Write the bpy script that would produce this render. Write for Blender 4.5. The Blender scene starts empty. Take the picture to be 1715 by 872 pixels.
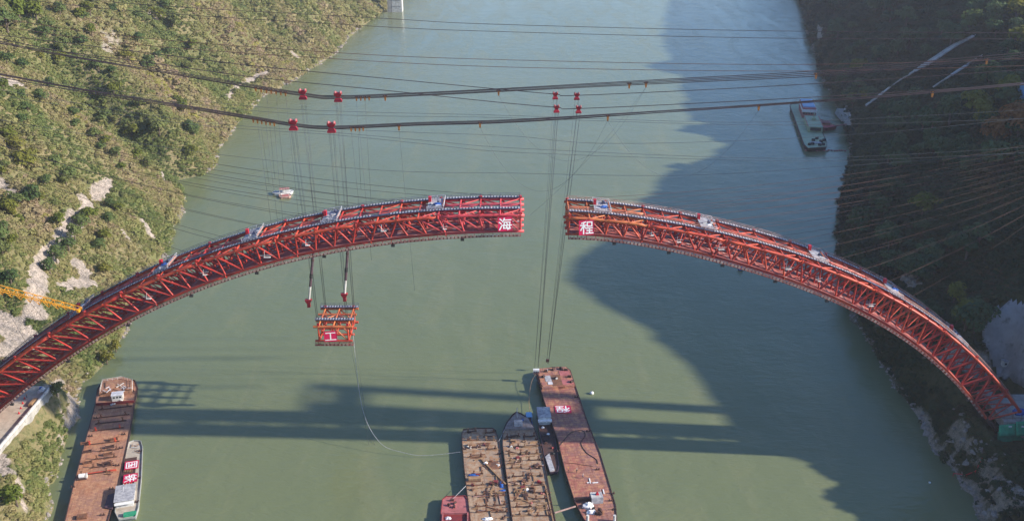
import bpy, math, random
import numpy as np
from mathutils import Vector, Matrix, Quaternion

R = math.radians
rng = np.random.default_rng(7)
random.seed(7)
SC = bpy.context.scene
COL = SC.collection

# ------------------------------------------------------------------ camera, sky, sun, exposure
CAM_H, FPX, PITCH = 210.0, 1650.0, R(23.0)
cam = bpy.data.cameras.new('camera')
cam.sensor_width = 36.0
cam.lens = FPX / 1715.0 * 36.0
cam.clip_start = 1.0
cam.clip_end = 12000.0
cam_o = bpy.data.objects.new('camera', cam)
cam_o.location = (0, 0, CAM_H)
cam_o.rotation_euler = (R(90) - PITCH, 0, 0)
COL.objects.link(cam_o)
SC.camera = cam_o

SUN_EL, SUN_AL = R(25.0), R(6.5)      # elevation; the light travels to -X and a little to +Y
LDIR = Vector((-math.cos(SUN_EL) * math.cos(SUN_AL), math.cos(SUN_EL) * math.sin(SUN_AL), -math.sin(SUN_EL)))
world = bpy.data.worlds.new('World')
SC.world = world
world.use_nodes = True
wn = world.node_tree.nodes
sky = wn.new('ShaderNodeTexSky')
sky.sky_type = 'NISHITA'
sky.sun_disc = False
sky.sun_elevation = SUN_EL
sky.sun_rotation = R(90.0) + SUN_AL
sky.air_density = 1.0
sky.dust_density = 0.8
sky.ozone_density = 6.5
bg = wn['Background']
bg.inputs['Strength'].default_value = 0.138
world.node_tree.links.new(sky.outputs[0], bg.inputs[0])

sun = bpy.data.lights.new('sun', 'SUN')
sun.energy = 5.0
sun.angle = R(0.9)
sun.color = (1.0, 0.90, 0.76)
sun_o = bpy.data.objects.new('sun', sun)
sun_o.rotation_mode = 'QUATERNION'
sun_o.rotation_quaternion = LDIR.to_track_quat('-Z', 'Y')
sun_o.location = (400, -40, 400)
COL.objects.link(sun_o)

SC.view_settings.view_transform = 'Standard'
SC.view_settings.look = 'None'
SC.view_settings.exposure = 0.8
SC.view_settings.gamma = 1.0
SC.view_settings.use_curve_mapping = False
SC.cycles.max_bounces = 6
SC.cycles.volume_bounces = 0
SC.cycles.transparent_max_bounces = 8
SC.cycles.caustics_reflective = False
SC.cycles.caustics_refractive = False

# ------------------------------------------------------------------ measuring helpers: photograph pixel -> world metres
_s, _c = math.sin(PITCH), math.cos(PITCH)
def ray(px, py):
    yd = py - 436.0
    return np.array([px - 857.5, FPX * _c - yd * _s, -(FPX * _s + yd * _c)])
def atZ(px, py, z=0.0):
    r = ray(px, py); t = (z - CAM_H) / r[2]
    return Vector((r[0] * t, r[1] * t, z))
def atY(px, py, Y):
    r = ray(px, py); t = Y / r[1]
    return Vector((r[0] * t, Y, CAM_H + r[2] * t))
def project(x, y, z):
    dz = z - CAM_H
    depth = y * _c - dz * _s
    up = y * _s + dz * _c
    return 857.5 + FPX * x / depth, 436.0 - FPX * up / depth

# ------------------------------------------------------------------ noise
def _hash(ix, iy, seed):
    h = (ix.astype(np.int64) * 374761393 + iy.astype(np.int64) * 668265263 + seed * 982451653) & 0x7fffffff
    h = ((h ^ (h >> 13)) * 1274126177) & 0x7fffffff
    return ((h ^ (h >> 16)) & 0xffff) / 65535.0
def vnoise(x, y, seed=0):
    x = np.asarray(x, float); y = np.asarray(y, float)
    ix, iy = np.floor(x), np.floor(y)
    fx, fy = x - ix, y - iy
    fx = fx * fx * (3 - 2 * fx); fy = fy * fy * (3 - 2 * fy)
    a = _hash(ix, iy, seed); b = _hash(ix + 1, iy, seed); c = _hash(ix, iy + 1, seed); d = _hash(ix + 1, iy + 1, seed)
    return (a * (1 - fx) + b * fx) * (1 - fy) + (c * (1 - fx) + d * fx) * fy
def fbm(x, y, seed=0, o=4):
    s = 0; a = 1; t = 0
    for i in range(o):
        s = s + a * (vnoise(x * 2 ** i, y * 2 ** i, seed + i * 17) - 0.5); t += a; a *= 0.5
    return s / t * 2
def sstep(a, b, v):
    t = np.clip((v - a) / (b - a), 0, 1); return t * t * (3 - 2 * t)

# ------------------------------------------------------------------ materials
def _mix(nt, a, b, fac, blend='MIX'):
    m = nt.nodes.new('ShaderNodeMix'); m.data_type = 'RGBA'; m.blend_type = blend
    for sock, v in ((m.inputs[0], fac), (m.inputs[6], a), (m.inputs[7], b)):
        if hasattr(v, 'links') or isinstance(v, bpy.types.NodeSocket): nt.links.new(v, sock)
        elif isinstance(v, (int, float)): sock.default_value = v
        else: sock.default_value = (*v, 1.0)
    return m.outputs[2]
def _noise(nt, vec, scale, detail=5, rough=0.6, dist=0.0):
    n = nt.nodes.new('ShaderNodeTexNoise')
    n.inputs['Scale'].default_value = scale; n.inputs['Detail'].default_value = detail
    n.inputs['Roughness'].default_value = rough; n.inputs['Distortion'].default_value = dist
    if vec is not None: nt.links.new(vec, n.inputs['Vector'])
    return n.outputs[0]
def _ramp(nt, fac, lo, hi):
    r = nt.nodes.new('ShaderNodeMapRange'); r.inputs[1].default_value = lo; r.inputs[2].default_value = hi
    nt.links.new(fac, r.inputs[0]); return r.outputs[0]
def _pos(nt):
    return nt.nodes.new('ShaderNodeNewGeometry').outputs['Position']
def _bump(nt, h, strength, dist, b):
    bn = nt.nodes.new('ShaderNodeBump'); bn.inputs['Strength'].default_value = strength; bn.inputs['Distance'].default_value = dist
    nt.links.new(h, bn.inputs['Height']); nt.links.new(bn.outputs[0], b.inputs['Normal'])
def base(name, rough=0.6, metal=0.0, spec=0.4):
    m = bpy.data.materials.new(name); m.use_nodes = True
    b = m.node_tree.nodes['Principled BSDF']
    b.inputs['Roughness'].default_value = rough; b.inputs['Metallic'].default_value = metal
    b.inputs['Specular IOR Level'].default_value = spec
    return m, m.node_tree, b
def pmat(name, c1, c2=None, scale=0.6, rough=0.6, metal=0.0, bump=0.0, lo=0.4, hi=0.62, spec=0.4, c3=None, scale3=3.0):
    m, nt, b = base(name, rough, metal, spec)
    if c2 is None:
        c2 = tuple(v * 0.8 for v in c1)
    p = _pos(nt)
    n = _noise(nt, p, scale, 6)
    col = _mix(nt, c1, c2, _ramp(nt, n, lo, hi))
    if c3 is not None:
        n3 = _noise(nt, p, scale3, 5)
        col = _mix(nt, col, c3, _ramp(nt, n3, 0.55, 0.72))
    nt.links.new(col, b.inputs['Base Color'])
    if bump: _bump(nt, n, 0.6, bump, b)
    return m

M = {}
M['red'] = pmat('red_steel_paint', (0.47, 0.040, 0.026), (0.33, 0.030, 0.025), 0.22, 0.48, c3=(0.16, 0.035, 0.028), scale3=0.9)
M['cherry'] = pmat('cherry_steel_paint', (0.58, 0.065, 0.075), (0.45, 0.045, 0.052), 0.22, 0.48, c3=(0.22, 0.035, 0.035), scale3=0.9)
M['orange'] = pmat('orange_steel_paint', (0.56, 0.17, 0.055), (0.42, 0.09, 0.035), 0.22, 0.48, c3=(0.26, 0.06, 0.035), scale3=0.9)
M['redorange'] = pmat('red_orange_steel_paint', (0.58, 0.085, 0.038), (0.42, 0.048, 0.032), 0.22, 0.48, c3=(0.20, 0.045, 0.03), scale3=0.9)
M['walk'] = pmat('walkway_mesh_grey', (0.10, 0.11, 0.19), (0.06, 0.065, 0.10), 0.8, 0.7)
M['walkred'] = pmat('catwalk_rusty_red', (0.30, 0.06, 0.05), (0.18, 0.05, 0.045), 0.6, 0.7)
M['pale'] = pmat('pale_mesh_plate', (0.62, 0.62, 0.66), (0.42, 0.42, 0.46), 0.5, 0.6)
M['cream'] = pmat('cream_toe_board', (0.50, 0.36, 0.30), (0.30, 0.14, 0.12), 0.35, 0.7, lo=.36, hi=.6)
M['plank'] = pmat('grey_scaffold_planks', (0.42, 0.42, 0.44), (0.24, 0.24, 0.27), 0.7, 0.75, c3=(0.55, 0.55, 0.55), scale3=1.6)
M['floorgrey'] = pmat('dirty_floor_mesh', (0.36, 0.10, 0.085), (0.24, 0.06, 0.055), 0.3, 0.8, c3=(0.42, 0.36, 0.35), scale3=0.45)
M['boardred'] = pmat('sign_board_magenta', (0.56, 0.006, 0.075), (0.48, 0.006, 0.06), 0.4, 0.5)
M['white'] = pmat('white_paint', (0.80, 0.80, 0.80), (0.66, 0.66, 0.66), 0.5, 0.5)
M['whitedirty'] = pmat('dirty_white_paint', (0.62, 0.62, 0.60), (0.42, 0.41, 0.39), 0.5, 0.55)
M['cab'] = pmat('bright_red_paint', (0.55, 0.015, 0.03), (0.42, 0.015, 0.03), 0.5, 0.45)
M['trolley'] = pmat('trolley_crimson_paint', (0.42, 0.012, 0.03), (0.30, 0.012, 0.025), 0.5, 0.5)
M['cable'] = pmat('dark_wire_rope', (0.07, 0.05, 0.052), (0.045, 0.035, 0.04), 0.3, 0.55, 0.3)
M['rustcable'] = pmat('rusty_wire_rope', (0.12, 0.055, 0.042), (0.07, 0.04, 0.036), 0.3, 0.7, 0.0)
M['thin'] = pmat('thin_grey_wire_rope', (0.11, 0.12, 0.12), (0.08, 0.085, 0.09), 0.3, 0.55, 0.3)
M['hanger'] = pmat('orange_hanger_paint', (0.42, 0.16, 0.03), (0.28, 0.10, 0.03), 0.6, 0.55)
M['black'] = pmat('black_rubber', (0.02, 0.02, 0.022), (0.03, 0.03, 0.03), 1.0, 0.7)
M['yellow'] = pmat('crane_yellow_paint', (0.75, 0.33, 0.012), (0.60, 0.25, 0.012), 0.4, 0.45)
M['concrete'] = pmat('grey_concrete', (0.40, 0.385, 0.36), (0.28, 0.27, 0.25), 0.25, 0.85, bump=0.05, c3=(0.20, 0.19, 0.18), scale3=0.6)
M['roadmat'] = pmat('pale_site_road', (0.46, 0.40, 0.33), (0.36, 0.31, 0.25), 0.3, 0.9, c3=(0.26, 0.22, 0.18), scale3=0.5)
M['netgreen'] = pmat('green_safety_net', (0.03, 0.32, 0.17), (0.02, 0.22, 0.12), 0.6, 0.8, bump=0.1)
M['tarpblue'] = pmat('blue_tarpaulin', (0.02, 0.11, 0.42), (0.02, 0.08, 0.30), 0.8, 0.6, bump=0.15)
M['skyblue'] = pmat('light_blue_roof', (0.20, 0.42, 0.66), (0.16, 0.34, 0.55), 0.4, 0.5)
M['purple'] = pmat('purple_grey_link', (0.10, 0.055, 0.07), (0.06, 0.04, 0.055), 0.7, 0.55)
M['glass'] = pmat('dark_window_glass', (0.02, 0.025, 0.03), (0.03, 0.035, 0.04), 0.5, 0.12, spec=0.6)
M['hull'] = pmat('dark_rusty_hull', (0.075, 0.035, 0.03), (0.04, 0.028, 0.028), 0.3, 0.7, c3=(0.12, 0.05, 0.035), scale3=0.9)
M['hullgrey'] = pmat('grey_hull_paint', (0.36, 0.37, 0.35), (0.24, 0.25, 0.24), 0.3, 0.6)
M['rust'] = pmat('rusty_frame_steel', (0.20, 0.085, 0.045), (0.10, 0.05, 0.035), 0.7, 0.8, c3=(0.30, 0.15, 0.07), scale3=2.0)
M['rustdark'] = pmat('dark_rust_steel', (0.085, 0.038, 0.03), (0.05, 0.03, 0.028), 0.7, 0.8)
M['bowgrey'] = pmat('grey_brown_bow_steel', (0.26, 0.22, 0.21), (0.17, 0.13, 0.12), 0.6, 0.7, c3=(0.12, 0.07, 0.055), scale3=1.5)
M['timber'] = pmat('weathered_timber', (0.34, 0.21, 0.11), (0.22, 0.13, 0.08), 0.7, 0.8)
M['greendeck'] = pmat('green_deck_paint', (0.36, 0.44, 0.28), (0.28, 0.35, 0.24), 0.25, 0.7, c3=(0.20, 0.24, 0.18), scale3=0.8)
M['pinkred'] = pmat('faded_pink_red_paint', (0.42, 0.14, 0.14), (0.32, 0.10, 0.10), 0.4, 0.65, c3=(0.22, 0.08, 0.07), scale3=1.0)
M['darkred'] = pmat('dark_red_hull_paint', (0.22, 0.03, 0.03), (0.14, 0.025, 0.03), 0.4, 0.6)
M['buoyblue'] = pmat('blue_float_paint', (0.05, 0.10, 0.35), (0.04, 0.08, 0.25), 0.8, 0.5)
M['bark'] = pmat('bark', (0.13, 0.10, 0.075), (0.08, 0.06, 0.05), 1.0, 0.9)

def deckmat(name, c1, c2, c3, c4, seam):
    """rusty deck plates: patches of rust, streaks and plate seams in object space"""
    m, nt, b = base(name, 0.75, 0.0, 0.3)
    tc = nt.nodes.new('ShaderNodeTexCoord').outputs['Object']
    n1 = _noise(nt, tc, 0.09, 5); n2 = _noise(nt, tc, 0.5, 6); n3 = _noise(nt, tc, 2.2, 5)
    sc = nt.nodes.new('ShaderNodeMapping'); sc.inputs['Scale'].default_value = (0.9, 0.12, 1); nt.links.new(tc, sc.inputs['Vector'])
    n4 = _noise(nt, sc.outputs[0], 0.9, 5)
    col = _mix(nt, c1, c2, _ramp(nt, n1, 0.44, 0.56))
    col = _mix(nt, col, c3, _ramp(nt, n2, 0.46, 0.60))
    col = _mix(nt, col, c4, _ramp(nt, n4, 0.52, 0.70))
    col = _mix(nt, col, c4, _ramp(nt, n3, 0.57, 0.70))
    br = nt.nodes.new('ShaderNodeTexBrick')
    br.inputs['Scale'].default_value = seam; br.inputs['Mortar Size'].default_value = 0.012
    br.inputs['Color1'].default_value = (1, 1, 1, 1); br.inputs['Color2'].default_value = (0.86, 0.86, 0.86, 1); br.inputs['Mortar'].default_value = (0.45, 0.42, 0.40, 1)
    br.inputs['Brick Width'].default_value = 0.7; br.inputs['Row Height'].default_value = 0.25
    nt.links.new(tc, br.inputs['Vector'])
    col = _mix(nt, col, br.outputs[0], 0.85, 'MULTIPLY')
    nt.links.new(col, b.inputs['Base Color'])
    _bump(nt, n3, 0.4, 0.03, b)
    return m
M['deckL'] = deckmat('rust_orange_deck', (0.42, 0.19, 0.105), (0.34, 0.18, 0.13), (0.48, 0.26, 0.15), (0.27, 0.13, 0.085), 0.25)
M['deckR'] = deckmat('rust_red_deck', (0.36, 0.13, 0.10), (0.29, 0.145, 0.125), (0.46, 0.225, 0.13), (0.24, 0.095, 0.075), 0.16)
M['deckM'] = deckmat('brown_grey_deck', (0.44, 0.32, 0.22), (0.36, 0.27, 0.20), (0.36, 0.20, 0.11), (0.22, 0.14, 0.10), 0.3)

# ------------------------------------------------------------------ object helpers
def tag(o, label=None, cat=None, group=None, kind=None):
    if label: o['label'] = label
    if cat: o['category'] = cat
    if group: o['group'] = group
    if kind: o['kind'] = kind
    return o
def thing(name, loc, label, cat, group=None, rz=0.0):
    o = bpy.data.objects.new(name, None)
    o.empty_display_size = 0.5
    o.location = loc; o.rotation_euler = (0, 0, rz)
    COL.objects.link(o)
    return tag(o, label, cat, group)
class MB:
    """collects shapes; build() links them as ONE mesh object (vertices in the parent's space, or world minus origin)"""
    def __init__(s): s.v = []; s.f = []
    def add(s, vs, fs):
        n = len(s.v); s.v += [tuple(p) for p in vs]; s.f += [tuple(n + i for i in f) for f in fs]; return s
    def box(s, c, sz, rz=0.0):
        x, y, z = (k / 2 for k in sz); cs, sn = math.cos(rz), math.sin(rz)
        vs = []
        for dx, dy, dz in ((-x, -y, -z), (x, -y, -z), (x, y, -z), (-x, y, -z), (-x, -y, z), (x, -y, z), (x, y, z), (-x, y, z)):
            vs.append((c[0] + dx * cs - dy * sn, c[1] + dx * sn + dy * cs, c[2] + dz))
        return s.add(vs, [(3, 2, 1, 0), (4, 5, 6, 7), (0, 1, 5, 4), (1, 2, 6, 5), (2, 3, 7, 6), (3, 0, 4, 7)])
    def taper(s, c, b, t, h):
        """box with bottom size b, top size t, base centre c"""
        vs = [(c[0] + i * b[0] / 2, c[1] + j * b[1] / 2, c[2]) for i, j in ((-1, -1), (1, -1), (1, 1), (-1, 1))]
        vs += [(c[0] + i * t[0] / 2, c[1] + j * t[1] / 2, c[2] + h) for i, j in ((-1, -1), (1, -1), (1, 1), (-1, 1))]
        return s.add(vs, [(3, 2, 1, 0), (4, 5, 6, 7), (0, 1, 5, 4), (1, 2, 6, 5), (2, 3, 7, 6), (3, 0, 4, 7)])
    def path(s, pts, r, n=6, cap=True, r2=None):
        pts = [Vector(p) for p in pts]; rings = []
        for i, p in enumerate(pts):
            d = (pts[min(i + 1, len(pts) - 1)] - pts[max(i - 1, 0)])
            d = d.normalized() if d.length > 1e-9 else Vector((0, 0, 1))
            a = d.cross(Vector((0, 1, 0)) if abs(d.y) < 0.9 else Vector((1, 0, 0))).normalized(); b = d.cross(a)
            rr = r if r2 is None else r + (r2 - r) * i / max(1, len(pts) - 1)
            rings.append([p + (a * math.cos(2 * math.pi * k / n) + b * math.sin(2 * math.pi * k / n)) * rr for k in range(n)])
        vs = [q for g in rings for q in g]; fs = []
        for i in range(len(pts) - 1):
            for k in range(n):
                fs.append((i * n + k, i * n + (k + 1) % n, (i + 1) * n + (k + 1) % n, (i + 1) * n + k))
        if cap: fs += [tuple(range(n - 1, -1, -1)), tuple((len(pts) - 1) * n + k for k in range(n))]
        return s.add(vs, fs)
    def bar(s, p, q, w, h, up=(0, 0, 1)):
        p, q = Vector(p), Vector(q); d = (q - p).normalized(); u = Vector(up)
        a = d.cross(u)
        a = a.normalized() if a.length > 1e-6 else d.cross(Vector((1, 0, 0))).normalized()
        b = a.cross(d)
        vs = [e + a * (i * w / 2) + b * (j * h / 2) for e in (p, q) for i, j in ((-1, -1), (1, -1), (1, 1), (-1, 1))]
        return s.add(vs, [(0, 1, 2, 3), (7, 6, 5, 4), (0, 4, 5, 1), (1, 5, 6, 2), (2, 6, 7, 3), (3, 7, 4, 0)])
    def prism(s, poly, z0, z1, inset=0.0):
        n = len(poly); cx = sum(p[0] for p in poly) / n; cy = sum(p[1] for p in poly) / n
        lo = [(p[0] + (cx - p[0]) * inset, p[1] + (cy - p[1]) * inset, z0) for p in poly]
        vs = lo + [(p[0], p[1], z1) for p in poly]
        fs = [tuple(range(n - 1, -1, -1)), tuple(range(n, 2 * n))] + [(i, (i + 1) % n, n + (i + 1) % n, n + i) for i in range(n)]
        return s.add(vs, fs)
    def blob(s, c, sz, n=8, m=5, jit=0.2):
        vs = [(c[0], c[1], c[2] - sz[2])]; fs = []
        for i in range(1, m):
            ph = math.pi * i / m - math.pi / 2
            for k in range(n):
                a = 2 * math.pi * k / n; q = 1 + random.uniform(-jit, jit)
                vs.append((c[0] + sz[0] * math.cos(ph) * math.cos(a) * q, c[1] + sz[1] * math.cos(ph) * math.sin(a) * q, c[2] + sz[2] * math.sin(ph) * q))
        vs.append((c[0], c[1], c[2] + sz[2])); L = len(vs) - 1
        for k in range(n):
            fs.append((0, 1 + (k + 1) % n, 1 + k)); fs.append((L, L - n + k, L - n + (k + 1) % n))
            for i in range(m - 2):
                a, b = 1 + i * n + k, 1 + i * n + (k + 1) % n; fs.append((a, b, b + n, a + n))
        return s.add(vs, fs)
    def build(s, name, mat, parent=None, origin=None, smooth=False):
        me = bpy.data.meshes.new(name)
        v = s.v if origin is None else [(p[0] - origin[0], p[1] - origin[1], p[2] - origin[2]) for p in s.v]
        me.from_pydata(v, [], s.f); me.update()
        if smooth: me.polygons.foreach_set('use_smooth', [True] * len(me.polygons))
        me.materials.append(M[mat] if isinstance(mat, str) else mat)
        o = bpy.data.objects.new(name, me); COL.objects.link(o)
        if parent is not None: o.parent = parent
        elif origin is not None: o.location = origin
        return o
def fix_normals(o):
    import bmesh
    bm = bmesh.new(); bm.from_mesh(o.data); bmesh.ops.recalc_face_normals(bm, faces=bm.faces[:]); bm.to_mesh(o.data); bm.free()

ORD = ['first', 'second', 'third', 'fourth', 'fifth', 'sixth', 'seventh', 'eighth', 'ninth', 'tenth', 'eleventh', 'twelfth', 'thirteenth']
_cyl = {}
def unit_cyl(mat, n=8):
    k = (mat, n)
    if k not in _cyl:
        b = MB().path([(0, 0, -0.5), (0, 0, 0.5)], 1.0, n)
        me = bpy.data.meshes.new('round_member'); me.from_pydata(b.v, [], b.f); me.update()
        me.polygons.foreach_set('use_smooth', [len(p.vertices) == 4 for p in me.polygons])
        me.materials.append(M[mat]); _cyl[k] = me
    return _cyl[k]
def rod(name, p, q, r, mat, parent, org, n=8):
    """straight round member between two world points: shared unit mesh, own transform"""
    p, q = Vector(p), Vector(q); d = q - p
    o = bpy.data.objects.new(name, unit_cyl(mat, n)); COL.objects.link(o); o.parent = parent
    o.rotation_mode = 'QUATERNION'; o.rotation_quaternion = d.to_track_quat('Z', 'Y')
    o.location = (p + q) / 2 - Vector(org); o.scale = (r, r, d.length)
    return o
def copy_tree(o, parent=None):
    c = o.copy(); COL.objects.link(c); c.parent = parent
    for ch in list(o.children): copy_tree(ch, c)
    return c

STROKES = {
 '程': [[(43, 97), (12, 88)], [(2, 70), (48, 70)], [(27, 91), (27, 0)], [(27, 68), (4, 30)], [(28, 66), (48, 42)], [(57, 95), (94, 95), (94, 61), (57, 61), (57, 95)], [(52, 45), (98, 45)], [(55, 25), (95, 25)], [(48, 4), (102, 4)], [(75, 45), (75, 4)]],
 '海': [[(8, 95), (23, 82)], [(1, 67), (16, 55)], [(3, 2), (22, 40)], [(44, 100), (30, 70)], [(38, 85), (98, 85)], [(43, 66), (36, 12)], [(43, 66), (89, 66), (84, 8), (70, 2)], [(27, 39), (102, 39)], [(36, 13), (94, 13)], [(61, 60), (68, 48)], [(58, 33), (65, 21)]],
 '工': [[(8, 90), (92, 90)], [(50, 90), (50, 10)], [(2, 8), (98, 8)]],
 '国': [[(8, 95), (92, 95), (92, 4), (8, 4), (8, 95)], [(25, 77), (75, 77)], [(28, 52), (72, 52)], [(22, 25), (78, 25)], [(50, 77), (50, 25)], [(62, 43), (71, 33)]],
 '铁': [[(22, 99), (3, 70)], [(18, 82), (43, 82)], [(8, 59), (43, 59)], [(2, 38), (45, 38)], [(23, 82), (23, 6), (43, 20)], [(62, 97), (51, 68)], [(56, 79), (95, 79)], [(47, 50), (102, 50)], [(75, 99), (75, 50), (49, 3)], [(75, 50), (100, 3)]],
}
def glyph_mesh(ch):
    m = MB(); th = 0.105; k = 0
    for st in STROKES[ch]:
        P = [Vector(((x - 50) / 100, (y - 50) / 100, 0)) for x, y in st]
        for p, q in zip(P[:-1], P[1:]):
            d = (q - p).normalized() * th * 0.45; z = Vector((0, 0, 0.004 * k)); k += 1
            m.bar(p - d + z, q + d + z, th, 0.02)
    me = bpy.data.meshes.new('lettering'); me.from_pydata(m.v, [], m.f); me.update(); me.materials.append(M['white'])
    return me
def sign(ch, loc, size, rot, label, h=None):
    """board lying in its local XY plane; rot = euler of the board"""
    w = size; h = h or size
    o = thing('sign_board', loc, label, 'sign'); o.rotation_euler = rot
    MB().box((0, 0, 0), (w, h, 0.12)).build('board', 'boardred', o)
    fr = MB()
    for a, b, c, d in ((0, h / 2, w, 0.14), (0, -h / 2, w, 0.14), (w / 2, 0, 0.14, h), (-w / 2, 0, 0.14, h)):
        fr.box((a, b, 0.03), (c, d, 0.2))
    fr.build('frame', 'boardred', o)
    g = bpy.data.objects.new('lettering', glyph_mesh(ch)); COL.objects.link(g); g.parent = o
    g.location = (0, 0, 0.09); g.scale = (size * 0.84, (h / w) * size * 0.84, 1)
    return o

# ------------------------------------------------------------------ terrain functions
SHL = np.array([(-400, -120), (150, -128), (235, -147), (270, -156), (300, -165), (340, -175), (362, -180), (384, -177), (407, -180), (446, -187), (500, -192), (526, -195),
                (566, -203), (600, -211), (614, -217), (624, -229), (633, -226), (645, -213), (657, -207), (693, -214), (720, -219), (760, -222), (864, -222), (960, -205), (1066, -191), (1150, -190), (1232, -186), (1330, -175), (1428, -167), (1700, -150), (2600, -60)])
SHR = np.array([(-400, 170), (150, 165), (271, 159), (295, 157), (335, 161), (373, 161), (432, 165), (500, 178), (587, 207), (650, 232), (705, 252), (790, 272), (860, 285), (948, 301), (1170, 350), (1453, 415), (2000, 520), (2600, 560)])
def shoreL(Y): return np.interp(Y, SHL[:, 0], SHL[:, 1])
def shoreR(Y): return np.interp(Y, SHR[:, 0], SHR[:, 1])
# where the mountain's shadow ends on the water: (Y, x); the ridge that casts it stands 140 m behind the shore
SHD = [(150, 150), (240, 146), (270, 142), (284, 136), (294, 124), (304, 110), (312, 96), (320, 88), (335, 85), (353, 81), (372, 78), (413, 66), (440, 46), (469, 34), (500, 42), (530, 66), (548, 40), (558, 78), (600, 104), (640, 116), (680, 150), (714, 173),
       (760, 168), (831, 158), (900, 170), (960, 178), (1002, 148), (1031, 177), (1150, 190), (1300, 205), (1453, 235), (1800, 290), (2400, 330)]
RID = []
for Ys, xs in SHD:
    Xr = float(shoreR(Ys)) + 140.0
    RID.append((Ys - math.tan(SUN_AL) * (Xr - xs), (Xr - xs) * math.tan(SUN_EL) / math.cos(SUN_AL)))
RID = np.array(sorted(RID))
def ridge(Y): return np.interp(Y, RID[:, 0], RID[:, 1])

def heightL(x, Y):
    d = shoreL(Y) - x
    d = d + 5.0 * fbm(Y / 16.0, x / 40.0, 3, 4) * sstep(0, 6, np.abs(d) + 3)
    z = np.where(d < 0, d * 0.7, np.where(d < 5, d * 1.25, np.where(d < 150, 6.25 + (d - 5) * 0.92, 139.6 + (d - 150) * 0.66)))
    amp = sstep(2, 40, d)
    z = z + amp * (20 * fbm(x / 75.0, Y / 60.0, 11, 4) + 8 * fbm(x / 24.0, Y / 15.0, 29, 3)) + sstep(1, 10, d) * 1.6 * fbm(x / 6.0, Y / 6.0, 31, 2)
    # gullies running up the slope
    for y0, k, w, dep in ((627, 0.42, 20, 24), (520, -0.25, 9, 6), (430, 0.2, 8, 6), (850, 0.2, 26, 14), (1010, 0.1, 30, 14)):
        z = z - dep * np.exp(-((Y - y0 - k * d) / w) ** 2) * sstep(4, 60, d)
    # bench cut for the site road under the arch
    qb = sstep(255, 268, Y) * (1 - sstep(332, 345, Y))
    z = np.where((d > 0) & (d < 16), np.maximum(z, qb * 15.6 * np.clip(d / np.interp(Y, [300, 316, 330], [10.5, 7.0, 4.0]), 0, 1) ** 0.8 + (1 - qb) * z), z)
    q = sstep(262, 270, Y) * (1 - sstep(330, 338, Y)) * sstep(-200, -193, x) * (1 - sstep(-178.5, -176.5, x))
    z = z * (1 - q) + 16.6 * q
    return z
def heightR(x, Y):
    d = x - shoreR(Y)
    d0 = d
    d = d + 4.5 * fbm(Y / 15.0, x / 40.0, 5, 4) * sstep(0, 6, np.abs(d) + 3)
    zr = ridge(Y)
    u = np.clip(d / 140.0, 0, 1)
    z = np.where(d < 0, d * 0.7, zr * (0.12 * sstep(0, 0.06, u) + 0.88 * u))
    z = z + np.maximum(d - 140, 0) * 0.22
    amp = sstep(3, 40, d) * (1 - 0.92 * sstep(70, 130, d))
    z = z + amp * (15 * fbm(x / 65.0, Y / 50.0, 41, 4) + 8 * fbm(x / 24.0, Y / 15.0, 47, 3)) + sstep(1, 10, d) * 1.4 * fbm(x / 5.0, Y / 5.0, 53, 2) * (1 - sstep(100, 140, d))
    # bench for the arch springing
    q = sstep(280, 290, Y) * (1 - sstep(340, 352, Y)) * sstep(11, 15, d0) * (1 - sstep(32, 42, d0))
    z = z * (1 - q) + 14.0 * q
    return z
def height(x, Y):
    return np.where(np.asarray(x) < 0, heightL(x, Y), heightR(x, Y))
def onhill(px, py, up=0.0):
    r = ray(px, py)
    Ys = np.arange(180.0, 1900.0, 0.75)
    t = Ys / r[1]
    xs = r[0] * t; zs = CAM_H + r[2] * t
    hz = np.maximum(height(xs, Ys), 0)
    i = int(np.argmax(zs <= hz))
    return Vector((xs[i], Ys[i], float(hz[i]) + up))

ROCKS = [([(182, 306), (165, 322), (145, 342), (122, 372), (104, 398), (88, 420), (72, 438)], 4.4, 1.0),
         ([(266, 282), (274, 300)], 2.2, 0.9), ([(150, 230), (170, 225)], 0.1, 0.5),
         ([(62, 440), (66, 470), (52, 500), (62, 525)], 4.6, 0.95), ([(0, 545), (22, 548), (42, 572), (10, 590)], 7.5, 1.0),
         ([(112, 655), (122, 690), (112, 715)], 3.6, 0.8), ([(100, 735), (118, 752)], 1.6, 0.7),
         ([(0, 128), (22, 141)], 6.0, 0.9), ([(0, 308), (30, 335)], 3.0, 0.8), ([(0, 765), (8, 790)], 2.5, 0.8), ([(30, 800), (40, 850)], 1.6, 0.7),
         ([(130, 440), (150, 470), (110, 480)], 4.0, 0.75), ([(240, 372), (255, 400)], 2.6, 0.7), ([(205, 385), (215, 400)], 2.0, 0.7), ([(85, 650), (100, 640)], 3, 0.7),
         ([(445, 120), (430, 128), (385, 155), (378, 165)], 3.5, 0.7), ([(490, 88), (497, 94)], 4, 0.7), ([(245, 28), (262, 20)], 6, 0.6), ([(178, 82), (190, 70), (172, 60)], 5, 0.5),
         ([(1535, 690), (1552, 725), (1575, 765), (1600, 800), (1630, 835), (1660, 870)], 4.0, 0.50), ([(1600, 730), (1630, 770), (1670, 810), (1700, 850)], 5.0, 0.46),
         ([(1518, 458), (1528, 475), (1540, 480)], 2.2, 0.9), ([(1370, 45), (1375, 60)], 7, 0.7), ([(1428, 190), (1422, 205)], 5, 0.8), ([(1590, 600), (1640, 610)], 6, 0.6)]
RK = []
for pts, rad, val in ROCKS:
    W = [onhill(*p) for p in pts]
    for a, b in zip(W[:-1], W[1:]):
        RK.append((np.array(a), np.array(b), rad, val))
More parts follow.
